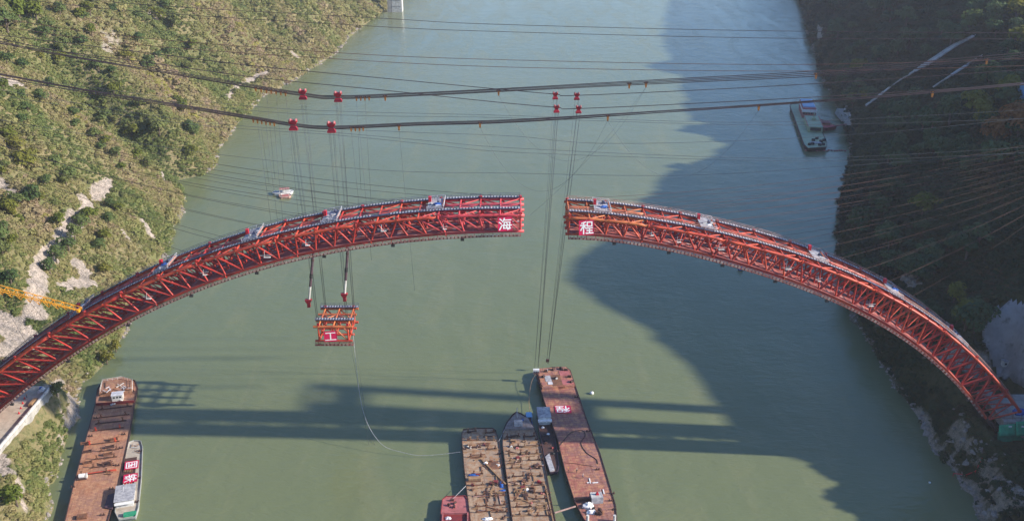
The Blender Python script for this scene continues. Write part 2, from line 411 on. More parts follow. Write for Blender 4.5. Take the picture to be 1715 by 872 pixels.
def rockmask(x, Y, z):
    P = np.stack([x, Y, z], -1); out = np.zeros(np.shape(x))
    wob = 1.6 * fbm(x / 5.0 + z / 6.0, Y / 5.0, 61, 3)
    wob = wob + 0.7 * fbm(x / 1.9 + z / 2.3, Y / 1.9, 67, 2)
    for a, b, rad, val in RK:
        ab = b - a; t = np.clip(((P - a) @ ab) / (ab @ ab + 1e-6), 0, 1)
        dd = np.linalg.norm(P - a - t[..., None] * ab, axis=-1) + wob * rad * 0.4
        out = np.maximum(out, val * (1 - sstep(rad * 0.7, rad * 1.25, dd)))
    return out

def terrain(name, ys, ds, left, mat):
    Yg, Dg = np.meshgrid(ys, ds, indexing='ij')
    Xg = (shoreL(Yg) - Dg) if left else (shoreR(Yg) + Dg)
    Zg = heightL(Xg, Yg) if left else heightR(Xg, Yg)
    rk = rockmask(Xg, Yg, Zg)
    wl = 1 - sstep(0.8, 4.0, Zg + 2.0 * fbm(Xg / 9, Yg / 9, 71, 2))
    rk = np.maximum(rk, (0.30 if left else 0.38) * wl)
    n, m = Yg.shape
    me = bpy.data.meshes.new(name)
    co = np.stack([Xg, Yg, Zg], -1).reshape(-1, 3)
    idx = np.arange(n * m).reshape(n, m)
    q = np.stack([idx[:-1, :-1], idx[1:, :-1], idx[1:, 1:], idx[:-1, 1:]], -1).reshape(-1, 4)
    if not left: q = q[:, ::-1]
    me.vertices.add(len(co)); me.vertices.foreach_set('co', co.ravel())
    me.loops.add(q.size); me.loops.foreach_set('vertex_index', q.ravel().astype(np.int32))
    me.polygons.add(len(q)); me.polygons.foreach_set('loop_start', np.arange(0, q.size, 4, dtype=np.int32)); me.polygons.foreach_set('loop_total', np.full(len(q), 4, np.int32))
    me.update(); me.validate()
    me.polygons.foreach_set('use_smooth', [True] * len(me.polygons))
    a = me.attributes.new('rock', 'FLOAT', 'POINT'); a.data.foreach_set('value', rk.ravel().astype(np.float32))
    me.materials.append(mat)
    o = bpy.data.objects.new(name, me); COL.objects.link(o)
    return tag(o, kind='structure')

def soilmat(name='hillside_soil_and_rock', k=1.0):
    m, nt, b = base(name, 0.95, 0.0, 0.15)
    p = _pos(nt)
    n1 = _noise(nt, p, 0.05, 6); n2 = _noise(nt, p, 0.5, 7); n3 = _noise(nt, p, 1.7, 6)
    soil = _mix(nt, (0.150, 0.152, 0.062), (0.215, 0.178, 0.095), _ramp(nt, n1, 0.4, 0.6))
    soil = _mix(nt, soil, (0.10, 0.115, 0.045), _ramp(nt, n2, 0.5, 0.65))
    rock = _mix(nt, (0.44, 0.37, 0.315), (0.27, 0.235, 0.20), _ramp(nt, n2, 0.40, 0.60))
    rock = _mix(nt, rock, (0.13, 0.11, 0.09), _ramp(nt, n3, 0.52, 0.64))
    if k < 1: soil = _mix(nt, soil, (0.30, 0.36, 0.30), 1.0, 'MULTIPLY')  # same soil, darkened in the colour for the shaded right slope
    at = nt.nodes.new('ShaderNodeAttribute'); at.attribute_name = 'rock'
    ad = nt.nodes.new('ShaderNodeMath'); ad.operation = 'ADD'
    nt.links.new(at.outputs['Fac'], ad.inputs[0])
    n4 = nt.nodes.new('ShaderNodeMath'); n4.operation = 'MULTIPLY_ADD'; n4.inputs[1].default_value = 0.8; n4.inputs[2].default_value = -0.4
    nt.links.new(n3, n4.inputs[0]); nt.links.new(n4.outputs[0], ad.inputs[1])
    col = _mix(nt, soil, rock, _ramp(nt, ad.outputs[0], 0.28, 0.55))
    nt.links.new(col, b.inputs['Base Color'])
    _bump(nt, n2, 1.0, 1.6, b)
    return m
SOIL = soilmat()
ys = np.concatenate([np.arange(120, 225, 8.0), np.arange(225, 480, 1.7), np.arange(480, 760, 2.6), np.arange(760, 1200, 5.0), np.arange(1200, 2601, 20.0)])
dsL = np.concatenate([np.arange(-12, 0, 2.0), np.arange(0, 70, 1.7), np.arange(70, 170, 3.2), np.arange(170, 310, 10.0)])
dsR = np.concatenate([np.arange(-12, 0, 2.0), np.arange(0, 80, 1.7), np.arange(80, 170, 3.2), np.arange(170, 420, 14.0)])
terrain('left_hillside', ys, dsL, True, SOIL)
terrain('right_hillside', ys, dsR, False, soilmat('darkened_hillside_soil_and_rock', 0.45))

# ------------------------------------------------------------------ river
def watermat():
    m, nt, b = base('turbid_green_water', 0.12, 0.0, 0.5)
    b.inputs['IOR'].default_value = 1.333
    p = _pos(nt)
    n0 = _noise(nt, p, 0.006, 4, 0.5)
    col = _mix(nt, (0.148, 0.172, 0.086), (0.132, 0.162, 0.084), _ramp(nt, n0, 0.35, 0.65))
    nt.links.new(col, b.inputs['Base Color'])
    mp = nt.nodes.new('ShaderNodeMapping'); mp.inputs['Rotation'].default_value = (0, 0, R(25)); mp.inputs['Scale'].default_value = (0.45, 1.0, 1.0)
    nt.links.new(p, mp.inputs['Vector'])
    w1 = _noise(nt, mp.outputs[0], 0.42, 4, 0.6, 0.7)
    w2 = _noise(nt, p, 0.06, 2, 0.5)
    ad = nt.nodes.new('ShaderNodeMath'); ad.operation = 'MULTIPLY_ADD'; ad.inputs[1].default_value = 2.0
    nt.links.new(w2, ad.inputs[0]); nt.links.new(w1, ad.inputs[2])
    ms = nt.nodes.new('ShaderNodeMapping'); ms.inputs['Rotation'].default_value = (0, 0, R(-12)); ms.inputs['Scale'].default_value = (0.05, 0.011, 1)
    nt.links.new(p, ms.inputs['Vector'])
    ws = _noise(nt, ms.outputs[0], 1.0, 5, 0.6, 0.8)
    rr = nt.nodes.new('ShaderNodeMapRange'); rr.inputs[1].default_value = 0.35; rr.inputs[2].default_value = 0.65; rr.inputs[3].default_value = 0.08; rr.inputs[4].default_value = 0.20
    nt.links.new(ws, rr.inputs[0]); nt.links.new(rr.outputs[0], b.inputs['Roughness'])
    silt = _mix(nt, col, (0.185, 0.195, 0.10), _ramp(nt, ws, 0.50, 0.85)); nt.links.new(silt, b.inputs['Base Color'])
    bn = nt.nodes.new('ShaderNodeBump'); bn.inputs['Distance'].default_value = 0.30
    r2 = nt.nodes.new('ShaderNodeMapRange'); r2.inputs[1].default_value = 0.3; r2.inputs[2].default_value = 0.7; r2.inputs[3].default_value = 0.40; r2.inputs[4].default_value = 0.9
    nt.links.new(ws, r2.inputs[0]); nt.links.new(r2.outputs[0], bn.inputs['Strength']); nt.links.new(ad.outputs[0], bn.inputs['Height']); nt.links.new(bn.outputs[0], b.inputs['Normal'])
    return m
M['water'] = watermat()
riv = MB().add([(-1500, -600, 0), (1500, -600, 0), (1500, 3400, 0), (-1500, 3400, 0)], [(0, 1, 2, 3)]).build('river', 'water')
tag(riv, kind='structure')

# ------------------------------------------------------------------ the air of the gorge
hz = MB().box((0, 1400, 128), (3040, 4040, 284)).build('haze', 'water')
hm = bpy.data.materials.new('gorge_haze'); hm.use_nodes = True
for nd in list(hm.node_tree.nodes):
    if nd.type == 'BSDF_PRINCIPLED': hm.node_tree.nodes.remove(nd)
pv = hm.node_tree.nodes.new('ShaderNodeVolumePrincipled')
pv.inputs['Color'].default_value = (0.86, 0.88, 1.0, 1); pv.inputs['Density'].default_value = 0.000065; pv.inputs['Anisotropy'].default_value = 0.1
hm.node_tree.links.new(pv.outputs[0], hm.node_tree.nodes['Material Output'].inputs['Volume'])
hz.data.materials.clear(); hz.data.materials.append(hm); tag(hz, kind='stuff')

# ------------------------------------------------------------------ foliage
def leafmat(name, ramp, attr):
    m, nt, b = base(name, 0.75, 0.0, 0.2)
    if attr:
        at = nt.nodes.new('ShaderNodeAttribute'); at.attribute_type = 'INSTANCER'; at.attribute_name = 'tint'; fac = at.outputs['Fac']
    else:
        fac = nt.nodes.new('ShaderNodeObjectInfo').outputs['Random']
    cr = nt.nodes.new('ShaderNodeValToRGB'); el = cr.color_ramp.elements
    el[0].position, el[0].color = ramp[0][0], (*ramp[0][1], 1); el[1].position, el[1].color = ramp[-1][0], (*ramp[-1][1], 1)
    for ps, c in ramp[1:-1]:
        e = el.new(ps); e.color = (*c, 1)
    nt.links.new(fac, cr.inputs[0])
    n = _noise(nt, _pos(nt), 1.3, 3)
    col = _mix(nt, cr.outputs[0], (0.03, 0.04, 0.016), _ramp(nt, n, 0.66, 1.1))
    nt.links.new(col, b.inputs['Base Color'])
    tr = nt.nodes.new('ShaderNodeBsdfTranslucent'); nt.links.new(col, tr.inputs['Color'])
    ms = nt.nodes.new('ShaderNodeMixShader'); ms.inputs[0].default_value = 0.38
    nt.links.new(b.outputs[0], ms.inputs[1]); nt.links.new(tr.outputs[0], ms.inputs[2]); nt.links.new(ms.outputs[0], nt.nodes['Material Output'].inputs['Surface'])
    return m
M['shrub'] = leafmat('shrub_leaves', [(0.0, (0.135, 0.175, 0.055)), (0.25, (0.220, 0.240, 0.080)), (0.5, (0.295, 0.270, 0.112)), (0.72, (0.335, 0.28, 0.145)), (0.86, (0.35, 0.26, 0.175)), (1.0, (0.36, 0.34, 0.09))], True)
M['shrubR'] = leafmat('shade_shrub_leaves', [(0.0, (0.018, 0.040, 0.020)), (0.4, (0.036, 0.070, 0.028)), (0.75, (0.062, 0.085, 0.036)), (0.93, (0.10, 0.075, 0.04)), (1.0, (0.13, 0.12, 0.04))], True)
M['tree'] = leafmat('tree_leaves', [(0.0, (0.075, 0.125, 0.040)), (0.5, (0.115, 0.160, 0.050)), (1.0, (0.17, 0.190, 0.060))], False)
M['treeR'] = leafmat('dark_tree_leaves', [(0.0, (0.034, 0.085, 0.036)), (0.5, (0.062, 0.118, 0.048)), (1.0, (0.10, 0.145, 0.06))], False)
M['treey'] = leafmat('yellow_green_leaves', [(0.0, (0.12, 0.16, 0.025)), (1.0, (0.20, 0.19, 0.035))], False)
M['treerust'] = leafmat('russet_leaves', [(0.0, (0.20, 0.09, 0.035)), (1.0, (0.26, 0.12, 0.04))], False)

def leaf_mesh(name, lobes, count, size, mat, seed):
    g = np.random.default_rng(seed); vs = []; fs = []
    wts = np.array([l[3] ** 2 for l in lobes]); wts = wts / wts.sum()
    for i in range(count):
        cx, cy, cz, r = lobes[g.choice(len(lobes), p=wts)]
        d = g.normal(size=3); d[2] = abs(d[2]) * 1.1 - 0.25; d /= np.linalg.norm(d)
        rr = r * (0.62 + 0.42 * g.random() ** 0.6)
        c = np.array([cx, cy, cz]) + d * rr * np.array([1, 1, 0.85])
        nrm = d + np.array([0, 0, .25]) + g.normal(size=3) * 0.32; nrm /= np.linalg.norm(nrm)
        a = np.cross(nrm, g.normal(size=3)); a /= np.linalg.norm(a); b = np.cross(nrm, a)
        s1 = size * (0.6 + 0.8 * g.random()); s2 = s1 * (0.5 + 0.4 * g.random())
        n = len(vs)
        vs += [c - a * s1, c - b * s2 + nrm * s2 * .15, c + a * s1, c + b * s2 + nrm * s2 * .15]; fs.append((n, n + 1, n + 2, n + 3))
    me = bpy.data.meshes.new(name); me.from_pydata([tuple(v) for v in vs], [], fs); me.update()
    me.materials.append(mat); return me
def shrub_protos(mat, seed):
    out = []
    for k in range(5):
        g = random.Random(seed + k)
        lobes = [(0, 0, 0.45, 0.75)] + [(g.uniform(-.6, .6), g.uniform(-.6, .6), g.uniform(0.2, 0.75), g.uniform(0.3, 0.55)) for _ in range(4)]
        o = bpy.data.objects.new('shrub_form', leaf_mesh('shrub_form', lobes, 130, 0.20, mat, seed + k)); out.append(o)
    return out
def scatter_group(name, protos):
    ng = bpy.data.node_groups.new(name, 'GeometryNodeTree')
    ng.interface.new_socket('Geometry', in_out='INPUT', socket_type='NodeSocketGeometry')
    ng.interface.new_socket('Geometry', in_out='OUTPUT', socket_type='NodeSocketGeometry')
    N, L = ng.nodes, ng.links
    gi, go = N.new('NodeGroupInput'), N.new('NodeGroupOutput')
    jn = N.new('GeometryNodeJoinGeometry')
    for p in protos:
        oi = N.new('GeometryNodeObjectInfo'); oi.inputs['Object'].default_value = p; oi.inputs['As Instance'].default_value = True
        L.new(oi.outputs['Geometry'], jn.inputs[0])
    ip = N.new('GeometryNodeInstanceOnPoints'); ip.inputs['Pick Instance'].default_value = True
    def named(a, t):
        n = N.new('GeometryNodeInputNamedAttribute'); n.data_type = t; n.inputs[0].default_value = a; return n.outputs[0]
    L.new(gi.outputs[0], ip.inputs['Points']); L.new(jn.outputs[0], ip.inputs['Instance'])
    L.new(named('pick', 'INT'), ip.inputs['Instance Index']); L.new(named('scl', 'FLOAT_VECTOR'), ip.inputs['Scale']); L.new(named('rot', 'FLOAT_VECTOR'), ip.inputs['Rotation'])
    L.new(ip.outputs[0], go.inputs[0])
    return ng
def scatter(name, P, S, tint, protos, label):
    n = len(P); g = np.random.default_rng(99 + n)
    me = bpy.data.meshes.new(name); me.vertices.add(n); me.vertices.foreach_set('co', P.astype(np.float32).ravel())
    def att(nm, t, v, key):
        a = me.attributes.new(nm, t, 'POINT'); a.data.foreach_set(key, v)
    att('pick', 'INT', g.integers(0, len(protos), n).astype(np.int32), 'value')
    att('scl', 'FLOAT_VECTOR', S.astype(np.float32).ravel(), 'vector')
    rot = np.zeros((n, 3), np.float32); rot[:, 2] = g.random(n) * 6.283; rot[:, :2] = g.normal(size=(n, 2)) * 0.12
    att('rot', 'FLOAT_VECTOR', rot.ravel(), 'vector'); att('tint', 'FLOAT', tint.astype(np.float32), 'value')
    o = bpy.data.objects.new(name, me); COL.objects.link(o)
    md = o.modifiers.new('scatter', 'NODES'); md.node_group = scatter_group(name + '_scatter', protos)
    return tag(o, label, 'shrubs', kind='stuff')

def cover(left, bands, seed):
    g = np.random.default_rng(seed); PP = []; SS = []; TT = []
    for y0, y1, dmax, sp, sc in bands:
        n = int((y1 - y0) * dmax / sp ** 2 * 1.15)
        Y = g.uniform(y0, y1, n); d = g.uniform(0.5, dmax, n)
        x = shoreL(Y) - d if left else shoreR(Y) + d
        z = heightL(x, Y) if left else heightR(x, Y)
        rk = rockmask(x, Y, z)
        px, py = project(x, Y, z)
        keep = (z > 0.45) & (px > -170) & (px < 1890) & (py > -150) & (py < 1000) & (g.random(n) > rk * 1.75)
        keep &= ~((Y > 262) & (Y < 338) & (x < -174) & (x > -197)) & ~((Y > 284) & (Y < 346) & (x > 167) & (x < 202) & (g.random(n) < 0.93))
        keep &= vnoise(x / 7, Y / 7, 83) * 0.6 + vnoise(x / 2.5, Y / 2.5, 85) * 0.4 > (0.17 if left else 0.06)
        if not left: keep &= ~inside_shot(x, Y)
        x, Y, z = x[keep], Y[keep], z[keep]; n = len(x)
        s = sc * np.exp(g.normal(size=n) * 0.38) * (0.75 + 0.6 * vnoise(x / 18, Y / 18, 87))
        PP.append(np.stack([x, Y, z - 0.25 * s], -1)); SS.append(np.stack([s * g.uniform(.85, 1.2, n), s * g.uniform(.85, 1.2, n), s * g.uniform(.5, .9, n)], -1))
        t = (0.44 if left else 0.40) + 0.66 * fbm(x / 38 + z / 60, Y / 38, 91, 3) + 0.22 * fbm(x / 8, Y / 8, 93, 2) + g.normal(size=n) * 0.11
        if left: t = t - 0.35 * np.exp(-((Y - 627 - 0.42 * (shoreL(Y) - x)) / 22) ** 2)
        TT.append(np.clip(t, 0, 1))
    return np.concatenate(PP), np.concatenate(SS), np.concatenate(TT)

# concrete-sprayed slope beside the right springing: outline measured on the hillside
SHOT_PX = [(1640, 545), (1652, 530), (1672, 516), (1700, 503), (1745, 490), (1790, 520), (1790, 640), (1720, 655), (1688, 645), (1660, 618), (1642, 590)]
SHOT = [onhill(*p) for p in SHOT_PX]
def inside_poly(x, Y, poly):
    r = np.zeros(np.shape(x), bool); n = len(poly)
    for i in range(n):
        x1, y1, x2, y2 = poly[i][0], poly[i][1], poly[(i + 1) % n][0], poly[(i + 1) % n][1]
        c = ((y1 > Y) != (y2 > Y)) & (x < (x2 - x1) * (Y - y1) / (y2 - y1 + 1e-9) + x1)
        r ^= c
    return r
def inside_shot(x, Y): return inside_poly(x, Y, SHOT)

P, S, T = cover(True, [(225, 430, 75, 1.05, 1.05), (430, 720, 150, 1.3, 1.35), (720, 1100, 260, 1.85, 1.95), (1100, 1750, 300, 3.0, 3.0)], 1)
nL = len(P)
scatter('left_bank_shrubs', P, S, T, shrub_protos(M['shrub'], 100), 'dense olive and green scrub covering the sunlit left hillside')
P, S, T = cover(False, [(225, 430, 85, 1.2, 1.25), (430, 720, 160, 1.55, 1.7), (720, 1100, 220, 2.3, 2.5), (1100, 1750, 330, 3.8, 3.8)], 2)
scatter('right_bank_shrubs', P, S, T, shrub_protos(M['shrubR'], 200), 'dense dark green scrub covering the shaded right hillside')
print('SHRUBS', nL, len(P))

# ------------------------------------------------------------------ the two arch halves
AY = 303.0                                   # plane of the nearest rib
RIBS = [0.0, 5.3, 10.6, 15.9]
def chord_fit(px, deg=4):
    a = np.array([atY(u, v, AY)[:] for u, v in px]); return np.polyfit(a[:, 0], a[:, 2], deg)
RT = chord_fit([(955.6, 364.7), (1010.8, 369), (1076, 377.7), (1170, 392), (1284, 419.5), (1373.7, 448.6), (1463, 486.6), (1552.7, 533.6), (1597.4, 567), (1642, 609.6), (1704.8, 683.5)])
RB = chord_fit([(952, 390), (1013, 396.5), (1111, 411), (1194.7, 427), (1284, 453), (1373.7, 488.8), (1463, 533.6), (1530, 573.8), (1575, 607.4), (1611, 645.4), (1651, 701)])
LT = chord_fit([(878, 361), (740, 362.7), (701, 366), (602, 377), (521, 390), (479, 399), (427, 411), (395, 419.6), (364, 429.3), (330, 441.5), (292, 455.4), (223.6, 486.4), (152, 520), (99, 551), (51.6, 583), (4, 619)], 3)
LB = chord_fit([(876, 387), (740, 392), (704, 393), (609, 406.6), (532, 419), (473, 434), (412, 452.6), (366, 467), (337, 477), (258, 512), (186, 546.6), (136, 579.7), (89, 611), (49.5, 641), (0, 684)], 3)

class Half:
    def __init__(s, xt0, xt1, xb0, xb1, ft, fb):
        s.a = (xt0, xt1, xb0, xb1); s.ft, s.fb = ft, fb
    def T(s, t, dy=0.0, dz=0.0):
        x = s.a[0] + (s.a[1] - s.a[0]) * t; return Vector((x, AY + dy, float(np.polyval(s.ft, x)) + dz))
    def B(s, t, dy=0.0, dz=0.0):
        x = s.a[2] + (s.a[3] - s.a[2]) * t; return Vector((x, AY + dy, float(np.polyval(s.fb, x)) + dz))

def ribbon(pts, w, th):
    """flat strip along pts, w across Y, th thick"""
    m = MB(); n = len(pts)
    for p in pts:
        m.v += [(p[0], p[1] - w / 2, p[2]), (p[0], p[1] + w / 2, p[2]), (p[0], p[1] + w / 2, p[2] + th), (p[0], p[1] - w / 2, p[2] + th)]
    for i in range(n - 1):
        a, b = 4 * i, 4 * i + 4
        m.f += [(a + j, b + j, b + (j + 1) % 4, a + (j + 1) % 4) for j in range(4)]
    m.f += [(0, 1, 2, 3), (4 * n - 1, 4 * n - 2, 4 * n - 3, 4 * n - 4)]
    return m
def walkway(root, org, fn, t0, t1, n, dy, dz, w, deckmat_, rungmat, step, rung, name, rails=True, length=1.0, front=False, railmat=None):
    ts = [t0 + (t1 - t0) * i / n for i in range(n + 1)]
    pts = [fn(t, dy, dz) for t in ts]
    d = ribbon(pts, w, 0.12).build(name, deckmat_, root, org); fix_normals(d)
    rg = MB(); k = max(2, int(length * abs(t1 - t0) / step))
    for i in range(k):
        t = t0 + (t1 - t0) * (i + 0.5) / k
        gap = vnoise(np.array([i / 9.0]), np.array([dy]), 5)[0]
        if gap < 0.22: continue
        p = fn(t, dy, dz); q = fn(t + 0.001, dy, dz); sl = (q - p).normalized()
        c = p + Vector((0, 0, 0.2))
        if front:
            c = p + Vector((0, -w / 2 - 0.08, 0.55)); hh = 0.55 + 0.4 * vnoise(np.array([i * 1.7]), np.array([3.0]), 9)[0]; rg.bar(c - sl * rung / 2, c + sl * rung / 2, 0.06, hh); c = p + Vector((0, 0, 0.2))
        rg.bar(c - sl * rung / 2, c + sl * rung / 2, w * (0.82 if gap < 0.7 else 0.6), 0.1)
    tag(rg.build('walkway_rung_plates', rungmat, d, org), kind='stuff')
    if rails:
        for sd in (-1, 1):
            r = MB()
            r.path([p + Vector((0, sd * w / 2, 1.1)) for p in pts], 0.06, 4)
            r.path([p + Vector((0, sd * w / 2, 0.6)) for p in pts], 0.045, 4)
            for i in range(0, n + 1):
                p = pts[i] + Vector((0, sd * w / 2, 0)); r.path([p, p + Vector((0, 0, 1.12))], 0.05, 4)
            r.build('handrail', railmat or deckmat_, d, org)
    return d

def platform(root, org, fn, t, seed, blue=False):
    g = random.Random(seed); c = fn(t, 10.2, 1.15); q = fn(t + 0.01, 10.2, 1.15); sl = (q - c).normalized()
    if sl.x < 0: sl = -sl
    L, Wd = 5.6, 10.4
    def at(u, v, w=0.0): return c + sl * u + Vector((0, v, w))
    pl = MB()
    for i in range(9):
        u = -L / 2 + (i + 0.5) * L / 9
        sh = g.uniform(-0.3, 0.3)
        pl.bar(at(u, -Wd / 2 + sh, g.uniform(0, .08)), at(u, Wd / 2 + sh, g.uniform(0, .08)), L / 9 * 0.86, 0.14)
    p = pl.build('work_platform', 'plank', root, org)
    r = MB()
    for v in (-Wd / 2, Wd / 2):
        for h in (0.55, 1.1): r.path([at(-L / 2, v, h), at(L / 2, v, h)], 0.06, 4)
    for h in (0.55, 1.1): r.path([at(L / 2, -Wd / 2, h), at(L / 2, Wd / 2, h)], 0.06, 4)
    for u in (-L / 2, 0, L / 2):
        for v in (-Wd / 2, Wd / 2): r.path([at(u, v), at(u, v, 1.15)], 0.06, 4)
    r.build('handrail', 'pale', p, org)
    cb = MB(); k = at(-L / 2 + 0.5, g.uniform(1.2, 2.8), 1.15); k.z -= .25; cb.box(k, (.9, 1.3, 1.7)); cb.box(k + Vector((0, 0, .9)), (1.0, 1.4, 0.1)); cb.build('red_cabinet', 'cab', p, org)
    w = MB(); k = at(0.8, g.uniform(-1, 3.4), 0.6); w.path([k - Vector((0, .7, 0)), k + Vector((0, .7, 0))], 0.5, 10); w.box(k - Vector((0, 0, .45)), (1.5, 1.8, .2)); w.build('winch', 'walk', p, org)
    for j in range(3):
        s_ = MB(); k = at(g.uniform(-1.8, 2.2), g.uniform(-4, 1), 0.3); s_.box(k, (g.uniform(.8, 1.8), g.uniform(.5, 1.3), g.uniform(.3, .7)), g.uniform(0, 1.5)); s_.build('crate', g.choice(['whitedirty', 'pale', 'plank']), p, org)
    ld = MB(); ld.bar(at(L / 2 - .4, -Wd / 2 + 1, .25), at(L / 2 - .2, Wd / 2 - 1, .35), .35, .3); ld.build('edge_beam', 'orange', p, org)
    if blue: MB().blob(at(.4, -1.5, .4), (1.3, .9, .5), 9, 6, .25).build('blue_tarpaulin', 'tarpblue', p, org)
    return p

def arch_half(H, npan, label, mats, plats, zig, railmat):
    """mats(t) -> chord colour, web colour"""
    org = Vector((H.T(1.0).x, AY + 8, H.B(1.0).z))
    root = thing('arch_half', org, label, 'bridge arch')
    ts = [i / npan for i in range(npan + 1)]
    seg = 4
    for k in range(0, npan, seg):
        t0, t1 = ts[k] - (0.006 if k == 0 else 0), ts[min(k + seg, npan)]
        cm, wm, bm_ = mats((t0 + t1) / 2)
        for j, dy in enumerate(RIBS):
            MB().path([H.T(t0 + (t1 - t0) * i / 8, dy) for i in range(9)], 0.52, 10).build('top_chord_tube', cm, root, org, True)
            MB().path([H.B(t0 + (t1 - t0) * i / 8, dy) for i in range(9)], 0.52, 10).build('bottom_chord_tube', bm_, root, org, True)
            for e in (H.T, H.B):
                p, q = e(t1, dy), e(min(1, t1 + 0.004), dy)
                q = q if (q - p).length > 1e-4 else p + (p - e(t1 - 0.004, dy))
                d = (q - p).normalized() * 0.16; rod('flange_ring', p - d, p + d, 0.72, wm, root, org, 10)
    for i, t in enumerate(ts):
        cm, wm, bm_ = mats(t)
        for dy in RIBS:
            rod('post', H.T(t, dy), H.B(t, dy), 0.34, wm, root, org)
            if i < npan:
                a, b = (H.T(ts[i + 1], dy), H.B(t, dy)) if not zig(t) else (H.T(t, dy), H.B(ts[i + 1], dy))
                rod('diagonal', a, b, 0.32, wm, root, org)
        rod('top_cross_beam', H.T(t, -0.6, 0.15), H.T(t, RIBS[-1] + 0.6, 0.15), 0.33, cm, root, org)
        rod('bottom_cross_beam', H.B(t, 0), H.B(t, RIBS[-1]), 0.3, bm_, root, org)
        rod('cross_frame_brace', H.T(t, RIBS[1]), H.B(t, RIBS[2]), 0.2, wm, root, org, 6)
        rod('cross_frame_brace', H.B(t, RIBS[0]), H.T(t, RIBS[1]), 0.2, wm, root, org, 6)
        rod('cross_frame_brace', H.B(t, RIBS[3]), H.T(t, RIBS[2]), 0.2, wm, root, org, 6)
        if i < npan:
            for s0, s1 in ((0, 1), (2, 3)):
                a, b = (s0, s1) if i % 2 else (s1, s0)
                rod('top_lateral_brace', H.T(t, RIBS[a], 0.1), H.T(ts[i + 1], RIBS[b], 0.1), 0.24, cm, root, org, 6)
            a, b = (1, 2) if i % 2 else (2, 1)
            if i % 2 == 0: rod('top_lateral_brace', H.T(t, RIBS[a]), H.T(ts[min(npan, i + 2)], RIBS[b]), 0.3, cm, root, org, 6)
            rod('bottom_lateral_brace', H.B(t, RIBS[a]), H.B(ts[i + 1], RIBS[b]), 0.24, bm_, root, org, 6)
        if i % 2 == 0:
            for dy in (RIBS[0], RIBS[3]):
                p = H.T(t, dy, 0.5)
                m = MB(); m.box(p + Vector((0, 0, .35)), (1.1, .5, .9)); m.path([p + Vector((0, -.5, .6)), p + Vector((0, .5, .6))], .32, 8)
                m.build('stay_anchor', 'cab' if dy else wm, root, org)
    ln = (H.T(0) - H.T(1)).length * 1.06
    N = npan * 2
    for dy in (RIBS[1] - .35, RIBS[3] + .2):
        walkway(root, org, H.T, plats[0] * 0 + 0.0, 1.0, N, dy, 0.75, 1.7, 'walk', 'pale', 1.15, 0.5, 'top_walkway', True, ln, False, railmat)
    for dy in (-.5, RIBS[3] + .5):
        w = walkway(root, org, H.B, 0.0, 0.985, N, dy, -1.55, 1.3, 'walkred', 'cream', 1.5, 0.72, 'hanging_catwalk', True, ln, True)
        hg = MB()
        for i in range(N):
            t = 0.985 * i / N
            for sd in (-.6, .6): hg.path([H.B(t, dy + sd, -1.55), H.B(t, dy + sd * .6, -.3)], 0.06, 4)
        hg.build('catwalk_hangers', 'walkred', w, org)
        for t in np.arange(0.1, 0.95, 0.12):
            p = H.B(t, dy - .5, -2.1); MB().box(p, (1.2, .7, .7)).build('equipment_box', 'black', w, org)
    for y0, y1 in ((-0.7, 7.0), (8.9, 16.6)):     # plank floors on the bottom chords, laid panel by panel
        for i in range(npan):
            ta, tb = ts[i] + .004 / npan, ts[i] + .996 / npan
            d = ribbon([H.B(ta, (y0 + y1) / 2, .56), H.B(tb, (y0 + y1) / 2, .56)], y1 - y0, .08).build('floor_panel', 'floorgrey', root, org); fix_normals(d)
    for dy in (RIBS[1], RIBS[2]):     # pale service planks along the bottom chords, seen through the web
        d = ribbon([H.B(0.97 * i / N, dy + 1.2, 0.85) for i in range(N + 1)], 0.8, 0.1).build('service_plank_run', 'plank', root, org); fix_normals(d)
    for k, t in enumerate(plats): platform(root, org, H.T, t, 10 + k + npan, k % 3 == 0)
    g = random.Random(npan)
    for k in range(7):                # pale hanging baskets on the near face
        t = 0.05 + k * 0.10 + g.uniform(-.035, .035); p = H.T(t, -0.75, 0) * 0.45 + H.B(t, -0.75, 0) * 0.55
        p = p + Vector((0, 0, g.uniform(-1, 1))); sl = g.uniform(.6, 1.5); m = MB(); m.box(p, (1.5 * sl, .9, .12)); m.bar(p + Vector((-1.7 * sl, 0, .6)), p + Vector((1.3 * sl, 0, g.uniform(.5, 1.2))), .12, .12)
        m.bar(p + Vector((-.7 * sl, -.3, 0)), p + Vector((-.5 * sl, .3, 1.0 + sl)), .1, .1)
        m.build('hanging_basket', 'whitedirty', root, org)
    return root

LH = Half(2.8, -207.0, 2.8, -189.0, LT, LB)
RH = Half(18.9, 181.5, 18.6, 170.5, RT, RB)
def lm(t): return ('cherry', 'cherry', 'cherry') if t < 0.16 else (('redorange' if int(t * 13) % 3 else 'red'), 'red', 'red')
def rm(t): return ('orange', 'redorange', 'redorange') if t < 0.16 else (('redorange', 'red', 'redorange') if int(t * 9) % 3 else ('redorange', 'redorange', 'red'))
arch_half(LH, 31, 'long red lattice arch half reaching out from the left bank', lm, [0.135, 0.305, 0.435, 0.585, 0.735], lambda t: t > 0.17, 'walk')
arch_half(RH, 25, 'red-orange lattice arch half reaching out from the right bank', rm, [0.07, 0.29, 0.53, 0.70, 0.86], lambda t: True, 'cream')

def front_sign(ch, px, py, w, h, label, Y=AY - 1.5):
    p = atY(px, py, Y); return sign(ch, p, w, (R(82), 0, R(9)), label, h)
front_sign('海', 846, 375, 4.7, 4.5, 'magenta sign with white character on the tip of the left arch half')
front_sign('程', 982, 381, 4.9, 4.8, 'magenta sign with white character on the tip of the right arch half')

